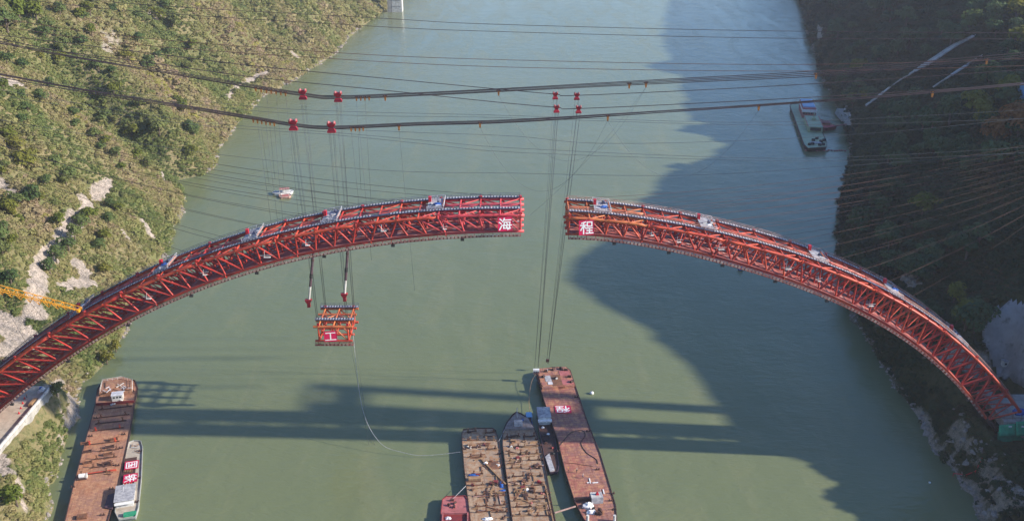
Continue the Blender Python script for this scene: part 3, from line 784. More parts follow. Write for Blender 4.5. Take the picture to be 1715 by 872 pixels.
# ------------------------------------------------------------------ hoisted truss segment
SY = 337.0
sc_ = atY(557.5, 547, SY)
def Sg(u, dy, dz): return Vector((sc_.x + u, SY + dy, sc_.z + dz))
org = Sg(0, 8, -6.4)
seg = thing('hoisted_truss_segment', org, 'orange-red truss block hanging on ropes below the left arch half', 'truss segment')
SL, SD = 7.5, 6.0
for dy in RIBS:
    rod('top_chord_tube', Sg(-SL, dy, 0), Sg(SL, dy, 0), 0.5, 'orange', seg, org, 10)
    rod('bottom_chord_tube', Sg(-SL + .4, dy, -SD), Sg(SL - .4, dy, -SD), 0.5, 'redorange', seg, org, 10)
    for u in (-5.6, 0, 5.6): rod('post', Sg(u, dy, 0), Sg(u, dy, -SD), 0.36, 'redorange', seg, org)
    rod('diagonal', Sg(-5.6, dy, 0), Sg(0, dy, -SD), 0.32, 'redorange', seg, org)
    rod('diagonal', Sg(0, dy, 0), Sg(5.6, dy, -SD), 0.32, 'orange', seg, org)
for u in (-5.6, 0, 5.6):
    rod('top_cross_beam', Sg(u, -.6, .1), Sg(u, 16.5, .1), 0.36, 'orange', seg, org); rod('bottom_cross_beam', Sg(u, 0, -SD), Sg(u, 15.9, -SD), 0.3, 'redorange', seg, org)
rod('top_lateral_brace', Sg(-5.6, RIBS[1], 0), Sg(0, RIBS[2], 0), .3, 'orange', seg, org); rod('top_lateral_brace', Sg(0, RIBS[2], 0), Sg(5.6, RIBS[1], 0), .3, 'orange', seg, org)
for dy in (RIBS[1] - .3, RIBS[3] + .2):
    walkway(seg, org, lambda t, a, b: Sg(-SL + 2 * SL * t, a, b), 0.0, 1.0, 8, dy, 0.75, 1.9, 'walk', 'pale', 0.95, 0.42, 'top_walkway', True, 14)
walkway(seg, org, lambda t, a, b: Sg(-SL + .2 + (2 * SL - .4) * t, a, b), 0.0, 1.0, 8, 0.1, -SD - 1.9, 1.3, 'walkred', 'cream', 1.3, 0.6, 'hanging_catwalk', True, 14, True)
for u in (-6, -2, 2, 6):
    for sd in (-.5, .7): rod('catwalk_hanger', Sg(u, sd, -SD - 1.9), Sg(u, sd * .5, -SD), .06, 'walkred', seg, org, 4)
LUGS = {}
for k, (u, dy) in enumerate(((-5.6, RIBS[0]), (5.6, RIBS[0]), (-5.6, RIBS[3]), (5.6, RIBS[3]))):
    m = MB(); m.box(Sg(u, dy, .9), (.9, .5, 1.0)); m.build('lifting_lug', 'trolley', seg, org); LUGS[k] = Sg(u, dy, 1.4)
sp = atY(554, 561.5, SY - 0.9)
sign('工', sp - Vector((0, .6, 0)), 4.8, (R(82), 0, R(9)), 'magenta sign with white character on the hanging truss block', 4.0)

# ------------------------------------------------------------------ cableway: main ropes, trolleys, hangers, stays
def cable(name, px_pts, Ys, r, mat, label, group=None, n=5):
    """rope through measured points, smoothed"""
    pts = [atY(u, v, (Ys if isinstance(Ys, (int, float)) else Ys[i])) for i, (u, v) in enumerate(px_pts)]
    return cable3(name, pts, r, mat, label, group, n)
def cable3(name, pts, r, mat, label, group=None, n=5, sub=6, cat='cable'):
    pts = [Vector(p) for p in pts]; out = []
    if len(pts) > 2:
        for i in range(len(pts) - 1):
            p0, p1, p2, p3 = pts[max(i - 1, 0)], pts[i], pts[i + 1], pts[min(i + 2, len(pts) - 1)]
            for k in range(sub):
                t = k / sub
                out.append(0.5 * ((2 * p1) + (p2 - p0) * t + (2 * p0 - 5 * p1 + 4 * p2 - p3) * t * t + (3 * p1 - p0 - 3 * p2 + p3) * t ** 3))
        out.append(pts[-1])
    else: out = pts
    o = MB().path(out, r, n).build(name, mat, None, tuple(pts[0]), True)
    return tag(o, label, cat, group)
def sagged(a, b, sag, k=10):
    return [Vector(a).lerp(Vector(b), i / k) - Vector((0, 0, sag * 4 * (i / k) * (1 - i / k))) for i in range(k + 1)]

FAR, NEAR = 350.0, 326.0
up_px = [(-60, 56), (75, 86), (300, 124), (505, 157), (566, 162), (700, 157), (860, 149), (1100, 136), (1370, 122), (1560, 106), (1790, 86)]
lo_px = [(-60, 112), (120, 146), (300, 176), (430, 198), (490, 208), (555, 213), (700, 207), (860, 202), (1100, 187), (1400, 166), (1560, 153), (1790, 132)]
GU, GL = 'wires of the upper main cable bundle', 'wires of the lower main cable bundle'
for k, (dy, dv, dr) in enumerate(((0, 0, 0), (0.9, -1.5, -6), (-0.9, 2, 3), (1.8, 3.5, 9))):
    cable('main_cable', [(u, v + dv + (dr * max(0, (u - 900) / 900)) * 0.5 - (4 if k % 2 else 0) * max(0, (400 - u) / 400)) for u, v in up_px], FAR + dy, 0.15, 'cable', 'dark wire of the upper main cable bundle crossing the gorge', GU)
for k, (dy, dv, dr) in enumerate(((0, 0, 0), (0.8, -1.6, 8), (-0.8, 1.8, 3), (1.6, 3, -8))):
    cable('main_cable', [(u, v + dv + (dr * max(0, (u - 900) / 900)) * 0.5 + (3 if k % 2 else 0) * max(0, (400 - u) / 400)) for u, v in lo_px], NEAR + dy, 0.15, 'cable', 'dark wire of the lower main cable bundle crossing the gorge', GL)
G2 = 'cables carrying the small trolleys'
cable('trolley_cable', [(-60, 52), (240, 88), (430, 111), (640, 131), (830, 149), (930, 158), (966, 160), (1230, 148), (1480, 133), (1790, 112)], 352, 0.13, 'cable', 'thinner dark cable carrying the upper pair of small trolleys', G2)
cable('trolley_cable', [(-60, 66), (240, 104), (430, 130), (640, 151), (830, 171), (932, 180), (969, 182), (1230, 170), (1480, 156), (1790, 136)], 338, 0.13, 'cable', 'thinner dark cable carrying the lower pair of small trolleys', G2)
hi = [[(-60, -28), (200, 5), (640, 31), (830, 41), (1285, 52), (1790, 56)], [(-60, -14), (200, 17), (620, 44), (830, 53), (1285, 64), (1790, 66)],
      [(-60, 20), (200, 60), (572, 89), (830, 100), (1230, 108), (1480, 106), (1790, 96)], [(-60, 34), (200, 72), (548, 98), (830, 112), (1230, 119), (1480, 117), (1790, 108)]]
for k, p in enumerate(hi):
    cable('guy_cable', p, 360 + 8 * (k < 2), 0.10, 'cable' if k < 2 else 'rustcable', ['topmost thin cable across the far water', 'second thin cable from the top across the far water', 'upper cable of the pair just above the main bundles', 'lower cable of the pair just above the main bundles'][k])
mid = [[(-60, 118), (240, 158), (443, 180), (620, 188), (830, 193), (1230, 205), (1500, 196), (1790, 180)], [(-60, 128), (240, 164), (440, 187), (620, 194), (830, 197), (1230, 209), (1500, 206), (1790, 196)],
       [(-60, 140), (300, 200), (560, 222), (720, 236), (860, 248), (1230, 264), (1450, 262), (1790, 242)], [(-60, 150), (300, 206), (560, 226), (720, 242), (860, 255), (1230, 268), (1450, 268), (1790, 252)],
       [(560, 216), (700, 222), (860, 228), (1000, 240), (1230, 236), (1500, 220), (1790, 190)], [(-60, 190), (300, 250), (620, 284), (860, 290), (1100, 294), (1300, 286), (1790, 250)]]
MIDL = ['between the two main bundles, upper of two', 'between the two main bundles, lower of two', 'just below the lower bundle, upper of two', 'just below the lower bundle, lower of two', 'slanting from the right large trolley of the lower bundle', 'lowest one above the arch']
for k, p in enumerate(mid):
    cable('haul_rope', p, 344 - 2 * k, 0.065, 'thin', 'thin haul rope across the river, ' + MIDL[k], 'haul ropes across the river')

def trolley(px, py, Y, s, label, group):
    p = atY(px, py, Y)
    o = thing('cable_trolley', p - Vector((0, 0, 1.7 * s)), label, 'trolley', group)
    m = MB(); m.taper((0, 0, 1.75 * s), (1.5 * s, 1.0 * s, 0), (2.9 * s, 1.5 * s, 0), 1.2 * s); m.box((0, 0, 3.2 * s), (2.7 * s, 1.4 * s, .5 * s)); m.build('upper_frame', 'trolley', o)
    m = MB(); m.taper((0, 0, 0.55 * s), (2.9 * s, 1.4 * s, 0), (1.4 * s, .9 * s, 0), 1.2 * s); m.box((0, 0, .3 * s), (2.8 * s, 1.35 * s, .5 * s)); m.build('lower_frame', 'trolley', o)
    for u in (-.95, .95):
        m = MB(); m.path([(u * s, -.85 * s, 3.5 * s), (u * s, .85 * s, 3.5 * s)], .38 * s, 10); m.build('sheave', 'pinkred', o, None, True)
    m = MB(); m.path([(0, -.3 * s, 1.7 * s), (0, .3 * s, 1.7 * s)], .4 * s, 10); m.build('pivot_pin', 'rustdark', o)
    return p
TR = {}
for k, (u, v, Y, s, lb) in enumerate(((507, 159, FAR, 1, 'left'), (566, 163, FAR, 1, 'right'), (491, 210, NEAR, 1.02, 'left'), (555, 214, NEAR, 1.02, 'right'))):
    TR[k] = trolley(u, v, Y, s, 'large crimson trolley, %s of the pair on the %s main cable bundle' % (lb, 'upper' if k < 2 else 'lower'), 'large cable trolleys')
for k, (u, v, Y, lb) in enumerate(((930, 161, 352, 'left'), (966, 162, 352, 'right'), (932, 183, 338, 'left'), (969, 184, 338, 'right'))):
    TR[4 + k] = trolley(u, v, Y, .72, 'small crimson trolley, %s one on the %s thin trolley cable over the gap' % (lb, 'upper' if k < 2 else 'lower'), 'small cable trolleys')

def hanger(px, py, Y, label, group, s=1.0):
    p = atY(px, py, Y)
    o = thing('cable_hanger', p - Vector((0, 0, 1.6 * s)), label, 'cable hanger', group)
    m = MB(); m.box((0, 0, 1.75 * s), (1.5 * s, .5 * s, .4 * s)); m.build('clamp', 'hanger', o)
    m = MB(); m.taper((0, 0, 0), (.5 * s, .4 * s, 0), (.8 * s, .45 * s, 0), 1.55 * s); m.build('hook', 'hanger', o)
    for u in (-.5, .5): MB().path([(u * s, -.35 * s, 1.95 * s), (u * s, .35 * s, 1.95 * s)], .22 * s, 8).build('roller', 'rustdark', o)
    return p - Vector((0, 0, 1.6 * s))
def upv(u): return float(np.interp(u, [p[0] for p in up_px], [p[1] for p in up_px]))
def lov(u): return float(np.interp(u, [p[0] for p in lo_px], [p[1] for p in lo_px]))
rows = []
for us, fn, Y, nm in (((597, 604, 611, 618), upv, FAR, 'upper'), ((588, 595, 602, 608), lov, NEAR, 'lower'), ((428, 437, 446, 454, 462, 470, 478), upv, FAR, 'upper'), ((424, 431, 438, 445, 452, 459), lov, NEAR, 'lower')):
    side = 'right' if us[0] > 500 else 'left'
    for u in us:
        rows.append(hanger(u, fn(u) + 2.5, Y, 'small orange hanger in the row %s of the large trolleys on the %s bundle' % (side, nm), 'orange hangers in rows beside the large trolleys', .8))
single = [(645, upv, FAR), (835, upv, FAR), (1054, upv, FAR), (1082, upv, FAR), (1367, upv, FAR), (1653, upv, FAR), (668, lov, NEAR), (804, lov, NEAR), (1018, lov, NEAR), (1271, lov, NEAR), (1562, lov, NEAR)]
lbl = ['first lone orange hanger right of the trolleys on the upper bundle', 'lone orange hanger on the upper bundle left of the arch gap', 'left orange hanger of the close pair on the upper bundle', 'right orange hanger of the close pair on the upper bundle', 'lone orange hanger on the upper bundle over the shaded water', 'orange hanger on the upper bundle before the right hillside',
       'first lone orange hanger right of the trolleys on the lower bundle', 'lone orange hanger on the lower bundle above the left arch tip', 'lone orange hanger on the lower bundle right of the small trolleys', 'lone orange hanger on the lower bundle above the shaded water', 'orange hanger on the lower bundle before the right hillside']
SG = []
for (u, fn, Y), l in zip(single, lbl): SG.append(hanger(u, fn(u) + 2.5, Y, l, 'lone orange hangers', 1.0))
# thin ropes dropping from the hangers, some looping to the next one
for k, p in enumerate(rows):
    if k % 2 == 0:
        cable3('drop_rope', [p, p + Vector((random.uniform(-.5, 1.5), 0, -random.uniform(28, 48)))], 0.045, 'thin', 'thin rope dropping from a small hanger beside the large trolleys', 'drop ropes under the hanger rows', 4)
for a, b, sg, l in ((SG[1], SG[3], 26, 'upper'), (SG[7], SG[8], 24, 'lower')):
    cable3('slack_rope', sagged(a, b, sg), 0.036, 'thin', 'thin slack rope looping between two hangers of the %s bundle' % l, 'slack ropes', 4)
cable3('slack_rope', sagged(SG[8], SG[9], 22), 0.036, 'thin', 'thin slack rope looping over the shadow edge between two lower hangers', 'slack ropes', 4)
cable3('slack_rope', sagged(SG[3], SG[8] + Vector((-26, 0, -34)), 3), 0.036, 'thin', 'thin rope slanting down from the close pair of hangers', 'slack ropes', 4)
cable3('slack_rope', sagged(SG[6], SG[6] + Vector((3, 0, -60)), 0), 0.036, 'thin', 'thin rope hanging from the first lone hanger of the lower bundle', 'slack ropes', 4)

# hoisting ropes: big trolleys to the segment, via two long hanging links
HL = [(525, 428, 517, 508), (583, 416, 577, 498)]
for k, (u0, v0, u1, v1) in enumerate(HL):
    a, b = atY(u0 + (u0 - u1) * .35, v0 - 40, 334.0), atY(u1, v1, 331.0)
    d = (b - a)
    o = thing('lifting_link', b, '%s purple-grey lifting link with red end block above the hanging truss block' % ('left' if k == 0 else 'right'), 'lifting link', 'lifting links')
    A = a - b
    MB().path([A, A * .24], .48, 8).build('link_bar', 'purple', o); MB().path([A * .26, A * .02], .42, 8).build('lower_sleeve', 'whitedirty', o)
    MB().path([A * .42, A * .36], .62, 8).build('collar', 'black', o); MB().path([A * .62, A * .60], .58, 8).build('clamp_ring', 'rustdark', o)
    m = MB(); m.taper((0, 0, .2), (1.2, 1.2, 0), (2.4, 1.3, 0), 1.0); m.box((0, 0, 1.45), (2.4, 1.3, .5)); m.build('block_head', 'trolley', o)
    m = MB(); m.box((0, 0, -.6), (1.1, 1.1, 1.7)); m.box((0, -.57, -.75), (.7, .06, 1.1)); m.build('block_foot', 'trolley', o)
    MB().path([A, A + Vector((0, 0, 30))], .06, 5).build('suspension_rope', 'thin', o)
HG = 'hoisting ropes of the hanging truss block'
for k in range(4):
    end = LUGS[(k + 2) % 4]
    for wi, w in enumerate((-.9, -.45, .5, .95)):
        a = TR[k] + Vector((w, 0, -1.6)); b = end + Vector((w * .35, 0, 0))
        cable3('hoist_rope', [a, b], 0.05, 'thin', '%s thin rope from the %s large trolley of the %s bundle to the hanging block' % (ORD[wi], ('left', 'right')[k % 2], 'upper' if k < 2 else 'lower'), HG, 4)
cable3('tag_line', [Sg(6, 10, -5), atZ(612, 690, 6), atZ(628, 745, 0)], 0.05, 'thin', 'thin tag line from the hanging block down to the water', 'tag lines', 4)
cable3('tag_line', [Sg(6.4, 6, -4), atZ(606, 680, 14), atZ(636, 740, 4), atZ(675, 757, 1.5), atZ(712, 762, 1), atZ(774, 756, 2)], 0.075, 'plank', 'pale tag line curving from the hanging block to the flat-ended barge', 'tag lines', 4)
cable3('tag_line', [Sg(5.6, 2, -5), atZ(618, 745, 0)], 0.045, 'thin', 'straight thin tag line left of the curving one', 'tag lines', 4)
HB = atZ(898, 620, 5.6)
for k in range(4):
    for wi, w in enumerate((-.55, .55, .75)):
        a = TR[4 + k] + Vector((w, 0, -1.1)); b = (HB + Vector((w * 1.2, 0, 1.2))) if k in (0, 2) else atZ(917 + w * 3, 606, 6.0)
        cable3('hoist_rope', [a, b], 0.045, 'thin', '%s thin rope from the %s small trolley on the %s cable to the red barge' % (ORD[wi], ('left', 'right')[k % 2], 'upper' if k < 2 else 'lower'), 'hoisting ropes over the long red barge', 4)
hb = thing('hook_block', HB + Vector((0, 0, -1.2)), 'white and black striped hook block hanging at the corner of the long red barge', 'hook block')
MB().box((0, 0, 1.3), (2.6, 1.2, 1.0)).build('sheave_case', 'white', hb); m = MB()
for u in (-.8, 0, .8): m.box((u, -.62, .75), (.42, .08, .7))
m.build('black_stripes', 'black', hb); MB().box((0, 0, .3), (2.6, 1.1, .9)).build('lower_case', 'cream', hb)
MB().path([(0, 0, -.1), (0, 0, -.9), (.4, 0, -1.3), (.8, 0, -1.0)], .12, 6).build('hook', 'rustdark', hb)
hk2 = thing('hook_block', atZ(917, 606, 4.6), 'small dark hook block hanging over the far end of the long red barge', 'hook block')
MB().box((0, 0, .8), (1.4, .8, 1.2)).build('sheave_case', 'rustdark', hk2); MB().path([(0, 0, .2), (0, 0, -.4), (.3, 0, -.7), (.55, 0, -.4)], .1, 6).build('hook', 'rustdark', hk2)
cable3('mooring_rope', [HB - Vector((0, 0, 1.5)), atZ(890, 640, 3), atZ(886, 670, 1.5), atZ(888, 690, 1.6)], 0.07, 'timber', 'kinked rope hanging from the striped hook block to the small service boat', 'mooring ropes', 4)

# stay cables from the arch to the anchorages on both hillsides
SLG, SRG = 'stay cables to the left bank', 'stay cables to the right bank'
tl = [0.985 * (i + .3) / 11 for i in range(11)]
for i, t in enumerate(tl):
    for j, dy in enumerate((RIBS[0], RIBS[3])):
        a = LH.T(t * 0.86 + 0.02, dy, 1.4); v0 = 178 + 7 * i + 9 * (1 - j)
        b = atY(-90 - 4 * i, v0, 338 + 6 * j)
        cable3('stay_cable', sagged(a, b, 2.2 + 3.0 * (1 - t)), 0.058 + .012 * (i % 3 == 0), 'cable', '%s thin dark stay cable from the tip of the left arch half, %s rib' % (ORD[i], 'near' if j == 0 else 'far'), SLG, 4)
for i in range(12):
    t = 0.02 + 0.062 * i
    for j, dy in enumerate((RIBS[0], RIBS[3])):
        a = RH.T(t, dy, 1.4); v0 = 226 + 7.5 * i + 8 * (1 - j)
        b = atY(1800, v0, 336 + 6 * j)
        cable3('stay_cable', sagged(a, b, 1.6 + 2.5 * (1 - t)), 0.045 + .015 * (i % 3 == 0), 'rustcable', '%s thin rusty stay cable from the tip of the right arch half, %s rib' % (ORD[i], 'near' if j == 0 else 'far'), SRG, 4)

# ------------------------------------------------------------------ vessels
class Vessel:
    def __init__(s, name, px, zd, axis, label, cat, hullmat, deckm, group=None, coam=0.35, draft=1.2):
        """px: deck outline (clockwise or not) measured at deck height zd; axis: two px points along the keel"""
        W = [atZ(u, v, zd) for u, v in px]; s.zd = zd
        a, b = atZ(*axis[0], zd), atZ(*axis[1], zd); s.ang = math.atan2(b.y - a.y, b.x - a.x) - math.pi / 2
        c = sum((w for w in W), Vector()) / len(W); s.c = Vector((c.x, c.y, 0.0))
        s.root = thing(name, s.c, label, cat, group, s.ang)
        s.P = [s.loc(w) for w in W]
        ar = sum(s.P[i].x * s.P[(i + 1) % len(s.P)].y - s.P[(i + 1) % len(s.P)].x * s.P[i].y for i in range(len(s.P)))
        if ar < 0: s.P.reverse()
        s.hull = MB().prism([(p.x, p.y) for p in s.P], -draft, zd - 0.06, 0.06).build('hull', hullmat, s.root)
        s.deck = MB().prism([(p.x * .997, p.y * .999) for p in s.P], zd - 0.055, zd).build('deck', deckm, s.root)
        if coam:
            m = MB(); n = len(s.P)
            for i in range(n):
                p, q = s.P[i], s.P[(i + 1) % n]
                if (q - p).length > .2: m.bar(Vector((p.x, p.y, zd + coam / 2 - .1)), Vector((q.x, q.y, zd + coam / 2 - .1)), .22, coam + .1)
            m.build('edge_coaming', hullmat, s.root)
    def loc(s, w):
        d = Vector(w) - s.c; cs, sn = math.cos(-s.ang), math.sin(-s.ang)
        return Vector((d.x * cs - d.y * sn, d.x * sn + d.y * cs, d.z))
    def px(s, u, v, up=0.0): return s.loc(atZ(u, v, s.zd + up))
    def wpx(s, u, v, up=0.0): return atZ(u, v, s.zd + up)
    def bollards(s, pts):
        for u, v in pts:
            p = s.px(u, v); m = MB(); m.box(p + Vector((0, 0, .06)), (1.5, .7, .12))
            for k in (-.45, .45): m.path([p + Vector((k, 0, 0)), p + Vector((k, 0, .75))], .2, 8)
            m.build('bollard', 'rustdark', s.root)
    def fenders(s, pts):
        for u, v in pts:
            p = s.px(u, v); m = MB(); n = 10
            ring = [p + Vector((0, math.cos(2 * math.pi * k / n) * .48, -.55 + math.sin(2 * math.pi * k / n) * .48)) for k in range(n)] ; ring.append(ring[0])
            m.path(ring, .2, 6, False); m.build('tyre_fender', 'black', s.root)
    def part(s, name, mat, mb): return mb.build(name, mat, s.root)

def saddle(V, u, v, w, label, group, h=1.3, mats=('rust', 'rustdark'), rz=0.0, posts=2):
    """cross beam with uprights that a truss block rested on"""
    o = thing('saddle_frame', V.wpx(u, v), label, 'steel frame', group, V.ang + rz)
    MB().box((0, 0, .22), (w, .32, .3)).build('cross_beam', mats[1], o)
    for k in range(posts):
        x = (-w / 2 + w * (.12 + .76 * k / max(1, posts - 1)))
        m = MB(); m.box((x, 0, h / 2 + .1), (.32, .36, h)); m.box((x, 0, h + .15), (.8, .5, .14)); m.bar((x - .5, 0, .3), (x, 0, h * .7), .16, .2); m.bar((x + .5, 0, .3), (x, 0, h * .7), .16, .2)
        m.build('upright', mats[0], o)
    return o
def item(name, V, u, v, mb, mat, label, cat, group=None, rz=0.0):
    o = mb.build(name, mat); o.location = V.wpx(u, v); o.rotation_euler = (0, 0, V.ang + rz)
    return tag(o, label, cat, group)
def tarp(V, u, v, sx, sy, mat, label, name='tarpaulin', cat='tarpaulin', sz=.5):
    return item(name, V, u, v, MB().blob((0, 0, sz * .3), (sx, sy, sz), 11, 6, .28), mat, label, cat)

# barge moored along the left bank
VL = Vessel('deck_barge', [(163, 652), (172, 638), (205, 633), (226, 637), (231, 650), (226, 672), (216.5, 733), (199, 812), (180, 874), (165, 925), (95, 925), (110, 868), (125, 805), (142, 743), (160, 676)], 2.0, ((140, 868), (193, 672)), 'long rust-orange deck barge moored along the left bank', 'barge', 'hull', 'deckL')
m = MB(); m.prism([(p.x, p.y) for p in (VL.px(168, 655), VL.px(173, 641), VL.px(205, 636), VL.px(221, 640), VL.px(222, 660), VL.px(167, 663))], 2.0, 3.6); VL.part('poop_deck', 'deckL', m)
m = MB()
rail = [VL.px(168, 655, 1.6), VL.px(172, 639, 1.6), VL.px(205, 634, 1.6), VL.px(222, 638, 1.6), VL.px(222, 655, 1.6)]
for h in (.6, 1.2): m.path([p + Vector((0, 0, h)) for p in rail], .07, 4)
for a, b in zip(rail[:-1], rail[1:]):
    for k in range(5): p = a.lerp(b, k / 4); m.path([p, p + Vector((0, 0, 1.2))], .06, 4)
VL.part('stern_railing', 'whitedirty', m)
m = MB(); c = VL.px(198, 668); m.box(c + Vector((0, 0, 1.3)), (4.2, 3.0, 2.6)); cab = VL.part('deck_house', 'whitedirty', m)
MB().box(c + Vector((0, 0, 2.66)), (4.6, 3.4, .12)).build('roof', 'pale', cab)
for k in (-1.2, 0, 1.2): MB().box(c + Vector((k, -1.52, 1.7)), (.8, .06, .7)).build('window', 'glass', cab)
m = MB(); a, b = VL.px(161, 679), VL.px(225, 674); m.bar(a + Vector((0, 0, .6)), b + Vector((0, 0, .6)), .3, 1.2); VL.part('breakwater', 'darkred', m)
gg = random.Random(3)
for k in range(14):
    u, v = gg.uniform(176, 215), gg.uniform(650, 664); m = MB(); l = gg.uniform(1.5, 5)
    m.bar((-l / 2, 0, .15 + .15 * (k % 3)), (l / 2, 0, .15 + .2 * (k % 2)), .22, .22)
    o = item('steel_offcut', VL, u, v, m, gg.choice(['whitedirty', 'rustdark', 'rust', 'pale']), 'steel offcut heaped on the stern deck of the left barge', 'scrap', 'scrap heap on the stern of the left barge', gg.uniform(0, 3.1)); o.location.z += 1.6
for k in range(12):
    m = MB(); m.blob((0, 0, .3), (gg.uniform(.4, .9), gg.uniform(.4, .8), .4), 7, 4, .3)
    item('scrap_lump', VL, gg.uniform(185, 210), gg.uniform(671, 678), m, gg.choice(['whitedirty', 'rustdark', 'plank']), 'small scrap lump by the deck house of the left barge', 'scrap', 'scrap lumps by the deck house', gg.uniform(0, 3))
for k, (v, uc, w) in enumerate(((683, 193, 12.5), (697, 190, 12), (707, 186, 11.5), (719, 181, 11.5), (742, 172, 12), (754, 183, 7), (767, 177, 8), (781, 172, 8), (793, 158, 11))):
    saddle(VL, uc, v, w, ['first', 'second', 'third', 'fourth', 'fifth', 'sixth', 'seventh', 'eighth', 'ninth'][k] + ' dark cross beam with uprights from the stern of the left barge', 'saddle frames on the left barge', 1.5, ('redorange' if k in (3, 4) else 'rust', 'rustdark'))
for k, (u, v) in enumerate(((190, 736), (184, 749), (181, 761), (179, 777), (147, 775), (146, 757), (143, 743))):
    m = MB(); m.box((0, -.5, .5), (3.2, .25, .3)); m.box((0, .5, .5), (3.2, .25, .3)); m.box((-1.5, 0, .5), (.25, 1.2, .9)); m.box((1.5, 0, .5), (.25, 1.2, .9))
    item('support_cradle', VL, u, v, m, 'rustdark' if k % 2 else 'rust', 'small rusty support cradle amid the left barge deck', 'cradle', 'support cradles on the left barge', .1)
for k in range(10):
    l = gg.uniform(2, 5); m = MB(); m.bar((-l / 2, 0, .1), (l / 2, 0, .12), .2, .2)
    item('steel_bar', VL, gg.uniform(155, 186), gg.uniform(765, 795), m, gg.choice(['rustdark', 'rust']), 'loose rusty bar lying amid the left barge deck', 'steel bar', 'loose bars on the left barge', gg.uniform(-1, 1))
m = MB(); m.bar((-6, 0, .3), (6, .5, .3), .4, .5); item('steel_girder', VL, 165, 792, m, 'redorange', 'long orange girder lying across the left barge deck', 'girder')
o = thing('winch', VL.wpx(138, 800), 'white drum winch on the left side of the left barge deck', 'winch', None, VL.ang)
MB().path([(-1, 0, 1), (1, 0, 1)], .8, 12).build('drum', 'white', o); MB().box((0, 0, .2), (3.2, 2.6, .4)).build('base_frame', 'rustdark', o); MB().box((1.5, 0, .8), (.5, 1.6, 1.4)).build('side_plate', 'whitedirty', o)
VL.bollards([(207, 727), (203, 750), (197, 779), (187, 818), (222, 655), (160, 700), (152, 730), (122, 815), (172, 862), (130, 866)])
VL.fenders([(160, 690), (152, 716), (144, 745), (133, 785), (122, 825)])
m = MB(); m.box((0, 0, .4), (3.2, 2.2, .8)); m.box((0, 0, .82), (2.6, 1.7, .06)); item('hatch_box', VL, 138, 866, m, 'rust', 'low rusty hatch box near the bottom edge on the left barge', 'hatch')
m = MB(); m.prism([(-1.2, -4, ), (1.6, -5.5), (1.8, 4), (-1.0, 3)], 0, .5); item('fender_pad', VL, 184, 838, m, 'purple', 'dark purple fender pad on the right edge of the left barge', 'fender')

# small white work boat beside it, carrying two signs
VS = Vessel('work_boat', [(216, 741), (224, 738), (236, 739), (239, 750), (237, 800), (232, 850), (227, 866), (199, 870), (193, 858), (196, 822), (207, 775)], 1.5, ((212, 866), (227, 740)), 'narrow grey-white work boat alongside the left barge', 'boat', 'hullgrey', 'roadmat', None, .5)
c = VS.px(211, 836); m = MB(); m.box(c + Vector((0, 0, 1.3)), (5.6, 8.5, 2.6)); cab = VS.part('cabin', 'whitedirty', m)
MB().box(c + Vector((0, .3, 2.7)), (6.6, 9.6, .2)).build('roof', 'plank', cab); MB().box(c + Vector((0, -4.9, 2.0)), (6.2, .9, .5)).build('awning', 'white', cab)
for k in (-1.8, 0, 1.8): MB().box(c + Vector((k, -4.28, 1.6)), (1.1, .08, .9)).build('window', 'glass', cab)
for k in (-2.5, 0, 2.5): MB().box(c + Vector((2.83, k, 1.6)), (.08, 1.1, .8)).build('window', 'glass', cab)
m = MB(); m.path([c + Vector((-.6, 1, 2.8)), c + Vector((-.2, 1.3, 4.6))], .06, 5); m.build('mast', 'white', cab)
m = MB(); c2 = VS.px(217, 796); m.box(c2 + Vector((-.3, 0, .35)), (4.4, 22, .3)); VS.part('cargo_platform', 'rustdark', m)
for k in range(9):
    m = MB(); m.box((0, 0, .7), (.4, 4.5, .35)); item('red_bar', VS, 208 + k * 1.55, 812, m, 'redorange' if k % 3 else 'whitedirty', 'red steel bar in the stack before the work boat cabin', 'steel bar', 'red bars stacked on the work boat')
for k in range(7):
    m = MB(); m.box((0, 0, .7), (.5, 1.5, .4)); item('timber_block', VS, 209 + k * 2.0, 790, m, 'timber' if k % 2 else 'rust', 'timber block between the two signs on the work boat', 'timber block', 'timber blocks on the work boat')
p = VS.wpx(220.5, 778, 1.1); sign('国', p, 4.9, (0, 0, R(-90) + VS.ang), 'pink-red sign with boxed white character lying on the work boat', 4.6)
p = VS.wpx(218.5, 800, 1.1); sign('铁', p, 4.9, (0, 0, R(-90) + VS.ang), 'magenta sign with splayed white character lying nearer the work boat cabin', 4.6)
for k in range(8):
    m = MB(); l = gg.uniform(1.2, 3); m.bar((-l / 2, 0, .2), (l / 2, 0, .4), .15, .15); item('deck_gear', VS, gg.uniform(218, 232), gg.uniform(746, 758), m, gg.choice(['rust', 'whitedirty', 'timber']), 'loose gear on the bow of the work boat', 'gear', 'gear on the work boat bow', gg.uniform(0, 3))
VS.bollards([(236, 755), (232, 800), (230, 840)])
MB().box(VS.px(218, 862) + Vector((0, 0, .5)), (4, 1.6, 1)).build('engine_box', 'netgreen', VS.root)

